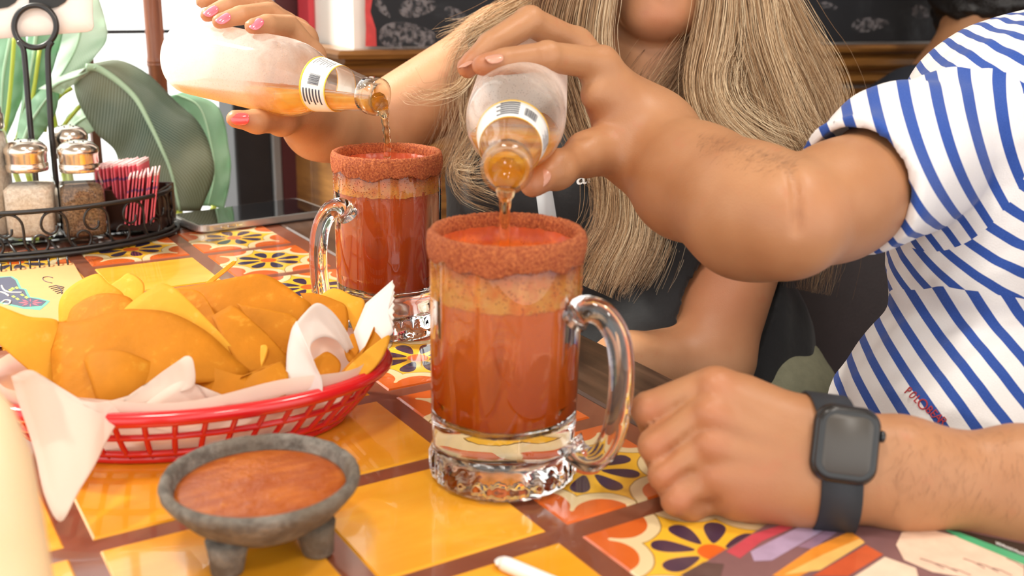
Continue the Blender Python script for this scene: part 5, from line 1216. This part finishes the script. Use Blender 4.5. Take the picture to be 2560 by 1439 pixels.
if fw_.dot(FW) < 0: fw_ = -fw_
base_c = (Wu.lerp(Fu, wt_) + Wl.lerp(Fl, wt_)) / 2; base_c = base_c + wx * (wc - base_c).dot(wx)
bv_ = BVHTree.FromPolygons([v_.co + man.location for v_ in body.data.vertices], [p.vertices[:] for p in body.data.polygons])
for i in range(64):                                                  # the strap follows the skin of the wrist
    a = 2 * PI * i / 64; dr_ = up_ * math.sin(a) - fw_ * math.cos(a); h_ = bv_.ray_cast(base_c + dr_ * .08, -dr_)
    path.append((h_[0] if h_[0] is not None else base_c + dr_ * .026) + dr_ * .0006)
path = [(path[i - 1] + path[i] + path[(i + 1) % 64]) / 3 for i in range(64)]
vs, fs = [], []; ce = sum(path, Vector()) / 64
for p in path:
    o_ = (p - ce).normalized()
    for dx, dr in ((-.0112, 0), (.0112, 0), (.0112, .0022), (-.0112, .0022)): vs.append(p + nrm * dx + o_ * dr)
for i in range(64):
    for j in range(4): fs.append((i * 4 + j, i * 4 + (j + 1) % 4, ((i + 1) % 64) * 4 + (j + 1) % 4, ((i + 1) % 64) * 4 + j))
part('strap', fix_normals(mesh('strap', vs, fs)), strap_m, wt)
# ---------------------------------------------------------------- the woman behind
RSh, REl = V(1262, 128, 1.165), V(918, 338, 1.135); RWr = V(748, 268, .995)
LSh, LEl, LWr = V(1930, 330, 1.12), V(1765, 905, 1.07), V(1560, 905, 1.02)
wI = [V(782, 140, .990), V(722, 66, .968), V(668, 60, .932), V(630, 66, .9150)]
wM = [V(762, 96, 1.00), V(672, 32, .975), V(602, 38, .942), V(548, 54, .928)]
wR = [V(745, 78, 1.012), V(640, 8, .985), V(568, 16, .955), V(518, 38, .942)]
wP = [V(720, 62, 1.03), V(612, -24, 1.005), V(545, -14, .985), V(505, 4, .972)]
wT = [V(752, 262, .995), V(704, 300, .955), V(642, 304, .921), V(588, 297, .907)]
F5 = Field(tuple(Vector((-.16, .02, .60))), tuple(Vector((.74, .66, 1.36))), .0030)
F5.group([cone(RWr, wI[0], .021, .0115), cone(RWr, wM[0], .020, .0112), cone(RWr, wR[0], .019, .011), cone(RWr, wP[0], .018, .0105), cone(RWr, wT[1], .020, .0125)], k=.014, kg=.01)
fg = []
for ch_, rs_ in ((wI, (.0112, .0104, .0088, .0066)), (wM, (.0112, .0100, .0086, .0066)), (wR, (.0108, .0096, .0084, .0064)), (wP, (.0098, .0085, .0074, .006))): fg += chain(ch_, rs_)
F5.group(fg, k=.001, kg=.006)
F5.group(chain(wT, (.017, .0125, .0098, .0078)), k=.006, kg=.008)
F5.group([cone(RWr, V(800, 305, 1.045), .0235, .034), cone(V(800, 305, 1.045), REl, .034, .043)], k=.02, kg=.02)
F5.group([cone(REl, RSh, .043, .047)], k=.02, kg=.012)
F5.group([cone(LSh, LEl, .052, .044), cone(LEl, LEl + Vector((0, 0, -.01)), .044, .04)], k=.02, kg=.02)
F5.group([cone(LEl, LWr, .042, .026), cone(LWr, V(1500, 920, 1.0), .026, .02)], k=.02, kg=.012)
NK, JW = V(1640, 170, 1.15), V(1648, -42, 1.105)
F5.group([cone(NK, V(1640, 20, 1.13), .054, .050), cone(NK, V(1600, 330, 1.17), .056, .09), cone(RSh, NK, .048, .045), cone(LSh, NK, .052, .048), cone(V(1420, 480, 1.18), V(1720, 480, 1.15), .075, .08), cone(V(1580, 500, 1.17), V(1600, 860, 1.16), .09, .09)], k=.05, kg=.02)
F5.group([ell(JW, (.060, .056, .058), RT, UP), ell(V(1650, 48, 1.068), (.034, .022, .026), RT, UP)], k=.03, kg=.007)
HC = V(1650, -190, 1.125)
F5.group([ell(HC, (.076, .115, .095), RT, UP)], k=.02, kg=.03)
F5.group([cone(V(1648, -170, 1.03), V(1648, -105, 1.015), .007, .013)], kg=.012)
F5.group([ell(V(1648, -72, 1.040), (.024, .0075, .010), RT, UP)], kg=.006); F5.group([ell(V(1648, -96, 1.040), (.022, .006, .010), RT, UP)], kg=.005)
F5.group([cone(V(1600, -84, 1.036), V(1696, -84, 1.036), .0035, .0035)], kg=.010, op='sub')
for s_ in (-1, 1): F5.group([ell(V(1648 + 75 * s_, -190, 1.036), (.015, .008, .010), RT, UP)], kg=.008, op='sub'); F5.group([ell(V(1648 + 75 * s_, -190, 1.050), (.013, .012, .012), RT, UP)], kg=.002)
me = F5.extract('body'); del F5
flush(me, [(tuple(wI[3]), .010, .6), (tuple(wM[3]), .010, .6), (tuple(wR[3]), .010, .6), (tuple(wT[3]), .012, .8), (tuple(V(1648, 45, 1.05)), .03, .5), (tuple(REl - FW * .03), .04, .3), (tuple(V(1800, 700, 1.05)), .07, .45)])
wom = thing('person', 'person with long blond hair and a black tee, pouring beer from the back bottle', 'person', (.50, .28, .45))
part('body', me, skin_wom, wom)
pkn = simple('pink_nail_polish', (.84, .16, .22), .15, .05, coat=1); rdn = simple('coral_nail_polish', (.85, .07, .07), .15, .05, coat=1)
for ch_, px, py, mm in ((wI, 640, 58, pkn), (wM, 557, 44, pkn), (wR, 526, 26, pkn)):
    dd_ = proj(ch_[3].lerp(ch_[2], .2))[2]; nail(V(px, py, dd_ - .0078), ch_[3] - ch_[2], -FW + UP * .55 + RT * .0, .0072, .0052, mm, wom)
nail(V(600, 296, .9000), wT[3] - wT[2], -FW + UP * .05, .0078, .0055, rdn, wom)
# black tee
tee_m, b = newmat('black_jersey'); c_ = coords(); n1 = noise(c_, 500, 2); put(b, 'Base Color', colmix(n1, (.005, .005, .006), (.012, .012, .014))); put(b, 'Roughness', .8); put(b, 'Sheen Weight', .1); put(b, 'Normal', bump(noise(c_, 30, 4), .4, .004))
F6 = Field((.06, .02, .58), (.76, .62, 1.20), .0042)
foldw = lambda x, y, z: .002 * lattice_noise(x, y, z, 45, 21)
F6.group([cone(V(1335, 455, 1.155), V(1335, 520, 1.155), .084, .086), cone(V(1700, 470, 1.13), V(1700, 540, 1.13), .088, .09), cone(V(1335, 470, 1.16), V(1700, 480, 1.14), .085, .09), cone(V(1330, 230, 1.175), V(1900, 360, 1.14), .060, .064), cone(V(1520, 560, 1.18), V(1600, 900, 1.17), .10, .118), cone(V(1600, 900, 1.17), V(1780, 930, 1.18), .115, .10), cone(V(1720, 560, 1.17), V(1850, 860, 1.175), .09, .075)], k=.05, kg=.02, warp=foldw)
F6.group([cone(LSh, LSh.lerp(LEl, .42), .062, .060)], k=.02, kg=.01, warp=foldw); F6.group([cone(V(1315, 160, 1.165), V(1235, 165, 1.163), .055, .056)], k=.02, kg=.012)
F6.group([cone(LSh.lerp(LEl, .36), LSh.lerp(LEl, .9), .056, .050)], k=0, kg=.002, op='sub')
F6.group([cone(V(1625, 60, 1.10), V(1625, 175, 1.06), .085, .060), cone(V(1640, 0, 1.15), V(1640, 190, 1.15), .066, .066)], k=.01, kg=.004, op='sub')
me = F6.extract('black_tee'); del F6; btee = part('black_tee', me, tee_m, wom)
wl = simple('white_print', (.80, .80, .80), .6); bvh = None
letters(btee, 'an', [(1452, 441, -.12), (1480, 437, -.12)], .026, wl, wom)
gp = simple('pale_grey_stripe', (.45, .47, .50), .7); vs, fs = [], []
for i in range(10):
    y = 448 + i * 11
    for x in (1335 + i * 1.5, 1376 + i * 1.8):
        p, n = on_mesh(btee, x, y)
        if p is None: p, n = V(x, y, 1.07), -FW
        if n.dot(FW) > 0: n = -n
        vs += [p + n * .0008, p - n * .001]
for i in range(9):
    a = i * 4; fs += [(a, a + 2, a + 6, a + 4), (a + 1, a + 5, a + 7, a + 3), (a, a + 4, a + 5, a + 1), (a + 2, a + 3, a + 7, a + 6)]
part('chest_stripe', fix_normals(mesh('chest_stripe', vs, fs)), gp, wom)
sh_m = simple('olive_shorts', (.20, .20, .13), .85, .2, 120, bmp=.3)
F7 = Field((.02, -.02, .30), (.86, .52, .86), .006)
hp = V(1830, 1010, 1.18)
F7.group([cone(V(1640, 1015, 1.19), V(1898, 1000, 1.165), .10, .078), cone(V(1898, 1000, 1.165), V(1760, 1250, 1.06), .078, .078), cone(V(1640, 1000, 1.19), V(1450, 1180, 1.10), .09, .08)], k=.03, warp=lambda x, y, z: .003 * lattice_noise(x, y, z, 60, 31))
part('shorts', F7.extract('shorts'), sh_m, wom)
# hair
hair_m, b = newmat('blond_hair'); t_ = attr('tint'); k = colmix(t_, (.15, .066, .028), (.78, .50, .26)); k = colmix(smooth(t_, .60, .95), k, (.98, .80, .54)); put(b, 'Base Color', k); put(b, 'Roughness', .38); put(b, 'Specular IOR Level', .45)
LK = [  # (px, py, distance) control points, strand count, spread at root / middle / tip in m, tone, wave
 ([(1560, -300, 1.05), (1510, -120, 1.03), (1485, 0, 1.035), (1470, 120, 1.04), (1500, 260, 1.045), (1545, 420, 1.035), (1550, 560, 1.03), (1510, 650, 1.02), (1478, 722, 1.02)], 420, .010, .014, .016, .60, .0022),
 ([(1540, -300, 1.06), (1480, -110, 1.04), (1445, 0, 1.04), (1425, 120, 1.05), (1480, 280, 1.055), (1560, 430, 1.045), (1600, 560, 1.04), (1560, 640, 1.03), (1515, 700, 1.025)], 420, .010, .015, .016, .52, .0022),
 ([(1540, -300, 1.07), (1450, -110, 1.06), (1395, 0, 1.06), (1395, 130, 1.07), (1480, 300, 1.08), (1590, 430, 1.06), (1625, 530, 1.055), (1605, 620, 1.05), (1565, 690, 1.045)], 360, .010, .014, .014, .45, .0022),
 ([(1530, -280, 1.08), (1430, -120, 1.08), (1330, -25, 1.09), (1225, 35, 1.10), (1150, 78, 1.10), (1100, 108, 1.10)], 90, .008, .010, .010, .62, .003),
 ([(1530, -280, 1.08), (1430, -100, 1.09), (1350, 0, 1.10), (1240, 60, 1.11), (1172, 140, 1.10), (1150, 250, 1.09), (1158, 330, 1.08)], 70, .008, .010, .012, .55, .003),
 ([(1520, -280, 1.09), (1430, -80, 1.10), (1380, 20, 1.11), (1275, 90, 1.11), (1205, 170, 1.10), (1168, 290, 1.09), (1130, 400, 1.08), (1108, 432, 1.08)], 60, .008, .010, .012, .40, .003),
 ([(1450, -60, 1.10), (1340, 40, 1.11), (1270, 120, 1.11), (1215, 230, 1.10), (1178, 330, 1.09), (1140, 410, 1.08), (1165, 480, 1.07), (1250, 515, 1.06)], 50, .010, .010, .010, .42, .004),
 ([(1400, 0, 1.10), (1300, 120, 1.11), (1230, 260, 1.10), (1175, 380, 1.08), (1140, 430, 1.07), (1190, 440, 1.06), (1240, 425, 1.055)], 30, .008, .010, .008, .55, .003),
 ([(1200, 120, 1.08), (1150, 210, 1.07), (1060, 235, 1.06), (1010, 215, 1.06)], 16, .006, .008, .006, .70, .004),
 ([(1420, -60, 1.12), (1380, 40, 1.13), (1330, 110, 1.13), (1300, 180, 1.13)], 120, .02, .022, .02, .35, .003),
 ([(1740, -300, 1.05), (1795, -120, 1.04), (1800, 0, 1.04), (1785, 110, 1.03), (1768, 210, 1.02), (1800, 300, 1.01), (1880, 370, 1.0), (1960, 412, .99)], 300, .012, .018, .016, .68, .002),
 ([(1745, -300, 1.06), (1830, -110, 1.05), (1860, 0, 1.05), (1875, 120, 1.04), (1915, 240, 1.03), (1955, 340, 1.02), (1990, 395, 1.01)], 420, .012, .022, .022, .62, .002),
 ([(1750, -300, 1.07), (1850, -110, 1.06), (1905, 0, 1.06), (1950, 120, 1.05), (2005, 230, 1.05), (2035, 310, 1.04), (2020, 380, 1.04)], 420, .012, .022, .020, .60, .002),
 ([(1760, -300, 1.08), (1870, -110, 1.07), (1940, 0, 1.07), (1995, 110, 1.07), (2045, 200, 1.07), (2070, 270, 1.06), (2050, 330, 1.06), (2000, 385, 1.05)], 360, .012, .020, .016, .55, .002),
 ([(1750, -200, 1.07), (1780, 0, 1.08), (1790, 120, 1.08), (1860, 240, 1.08), (1920, 330, 1.08), (1990, 420, 1.08), (2040, 540, 1.09), (2045, 640, 1.09), (2030, 730, 1.09)], 200, .014, .030, .014, .30, .003),
 ([(1760, -160, 1.08), (1782, 20, 1.08), (1750, 130, 1.08), (1690, 220, 1.075), (1640, 290, 1.07), (1600, 360, 1.07)], 330, .014, .026, .026, .40, .003),
 ([(1780, -160, 1.09), (1800, 20, 1.09), (1780, 160, 1.09), (1760, 280, 1.085), (1800, 400, 1.08), (1840, 470, 1.08)], 320, .02, .034, .03, .28, .003)]
def scatter(lock, rg):
    pts, n, s0_, s1_, s2_, tone, wave = lock; m = 22
    base = np.array([tuple(p) for p in catmull([V(*p) for p in pts], m)]); t = np.linspace(0, 1, m)
    tang = np.gradient(base, axis=0); tang /= np.linalg.norm(tang, axis=1, keepdims=True); side = np.cross(tang, np.array(FW)); side /= np.linalg.norm(side, axis=1, keepdims=True); up_ = np.cross(side, tang)
    spread = np.where(t < .5, s0_ + (s1_ - s0_) * t * 2, s1_ + (s2_ - s1_) * (t - .5) * 2)
    out, tn = [], []
    kl = rg.normal(size=(11, 2)) * .75
    for i in range(int(n * 1.9)):
        cl = kl[rg.integers(11)]; a = cl + rg.normal(size=2) * .38; fr = rg.uniform(.75, 1.06); tt = np.clip(t * fr, 0, 1)
        q = np.stack([np.interp(tt, t, base[:, k_]) for k_ in range(3)], 1)
        w1 = wave * np.sin(t * rg.uniform(6, 14) + rg.uniform(0, 6.3)) * t; w2 = wave * np.sin(t * rg.uniform(6, 14) + rg.uniform(0, 6.3)) * t
        fl_ = rg.normal(size=(2, 1)) * .006 * t[None] ** 3
        out.append(q + side * (a[0] * spread + w1 + fl_[0])[:, None] + up_ * (a[1] * spread * .55 + w2 + fl_[1])[:, None])
        tn.append(np.clip(tone + cl[0] * .16 + rg.normal() * .20, 0, 1))
    return out, tn
rg = np.random.default_rng(12); allc, allt = [], []
for L_ in LK:
    o_, t2 = scatter(L_, rg); allc += o_; allt += t2
me = strand_mesh('hair', np.array(allc), rg.uniform(.00020, .00042, len(allc)), .00008, allt); hr = part('hair', me, hair_m, wom)
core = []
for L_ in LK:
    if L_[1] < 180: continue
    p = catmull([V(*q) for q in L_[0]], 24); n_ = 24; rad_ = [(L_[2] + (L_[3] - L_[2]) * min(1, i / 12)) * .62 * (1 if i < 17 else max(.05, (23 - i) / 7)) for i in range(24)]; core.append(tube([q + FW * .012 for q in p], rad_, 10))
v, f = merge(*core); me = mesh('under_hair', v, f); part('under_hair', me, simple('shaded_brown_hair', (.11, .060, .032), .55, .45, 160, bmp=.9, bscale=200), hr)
F8 = Field(tuple(HC - Vector((.16, .16, .16))), tuple(HC + Vector((.16, .16, .18))), .005)
F8.group([ell(HC + FW * .016 + UP * .012, (.094, .124, .105), RT, UP)], warp=lambda x, y, z: .002 * lattice_noise(x, y, z, 120, 9)); F8.group([ell(HC - FW * .085 - UP * .035, (.068, .10, .07), RT, UP)], kg=.01, op='sub')
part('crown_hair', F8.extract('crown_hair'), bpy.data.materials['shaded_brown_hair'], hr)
# ---------------------------------------------------------------- third person in the next booth
TC = V(2475, -62, 1.75); third = thing('person', 'person with short black hair and navy tee in the booth behind', 'person', (TC.x, TC.y, .45))
F9 = Field(tuple(TC - Vector((.34, .34, .70))), tuple(TC + Vector((.34, .34, .17))), .006)
F9.group([ell(TC, (.080, .112, .098), RT, UP), cone(TC - UP * .05, V(2400, 190, 1.76), .056, .060), cone(V(2400, 260, 1.78), V(2500, 420, 1.80), .10, .14)], k=.04)
F9.group([cone(V(2250, 330, 1.76), V(2200, 700, 1.74), .05, .045)], k=.03, kg=.03)
for s_ in (-1, 1): F9.group([ell(TC + RT * .078 * s_ - UP * .02, (.010, .03, .02), RT, UP)], kg=.006)
me = F9.extract('body'); set_attr(me, 'flush', np.zeros(len(me.vertices))); part('body', me, skin_man, third)
F9 = Field(tuple(TC - Vector((.2, .2, .14))), tuple(TC + Vector((.2, .2, .2))), .005)
F9.group([ell(TC + UP * .006, (.098, .122, .112), RT, UP), cone(TC - UP * .03, V(2440, 60, 1.755), .075, .052)], k=.03, warp=lambda x, y, z: .0025 * lattice_noise(x, y, z, 140, 4)); part('hair', F9.extract('hair'), black_hair, third)
F9 = Field(tuple(TC - Vector((.42, .42, .75))), tuple(TC + Vector((.42, .42, -.06))), .006)
F9.group([cone(V(2278, 300, 1.76), V(2640, 330, 1.80), .078, .09), cone(V(2330, 300, 1.77), V(2420, 230, 1.77), .07, .066), cone(V(2278, 300, 1.76), V(2235, 480, 1.75), .078, .068), cone(V(2480, 380, 1.80), V(2480, 620, 1.82), .16, .16)], k=.04, warp=lambda x, y, z: .002 * lattice_noise(x, y, z, 50, 14))
part('navy_tee', F9.extract('navy_tee'), simple('navy_jersey', (.014, .017, .026), .85, .2), third)
F9 = Field(tuple(Vector((TC.x - .35, TC.y - .35, .05))), tuple(Vector((TC.x + .5, TC.y + .35, .75))), .012)
F9.group([cone((TC.x + .02, TC.y - .1, .55), (TC.x + .38, TC.y - .1, .55), .09, .07), cone((TC.x + .02, TC.y + .08, .55), (TC.x + .38, TC.y + .08, .55), .09, .07), cone((TC.x, TC.y - .08, .60), (TC.x, TC.y + .06, .60), .12, .12), cone((TC.x + .38, TC.y - .1, .55), (TC.x + .38, TC.y - .1, .12), .06, .05), cone((TC.x + .38, TC.y + .08, .55), (TC.x + .38, TC.y + .08, .12), .06, .05)], k=.04)
part('trousers', F9.extract('trousers'), tr_m, third)
b2 = thing('booth_bench', 'far maroon booth bench under the person with black hair', 'bench', (TC.x + .10, TC.y - .05, 0))
soft_box('seat', (TC.x + .12, TC.y - .03, .375), (.46, .62, .14), M['maroon'], b2, .03); box('base', (TC.x + .14, TC.y - .03, .15), (.42, .60, .30), M['wood_dark'], b2)
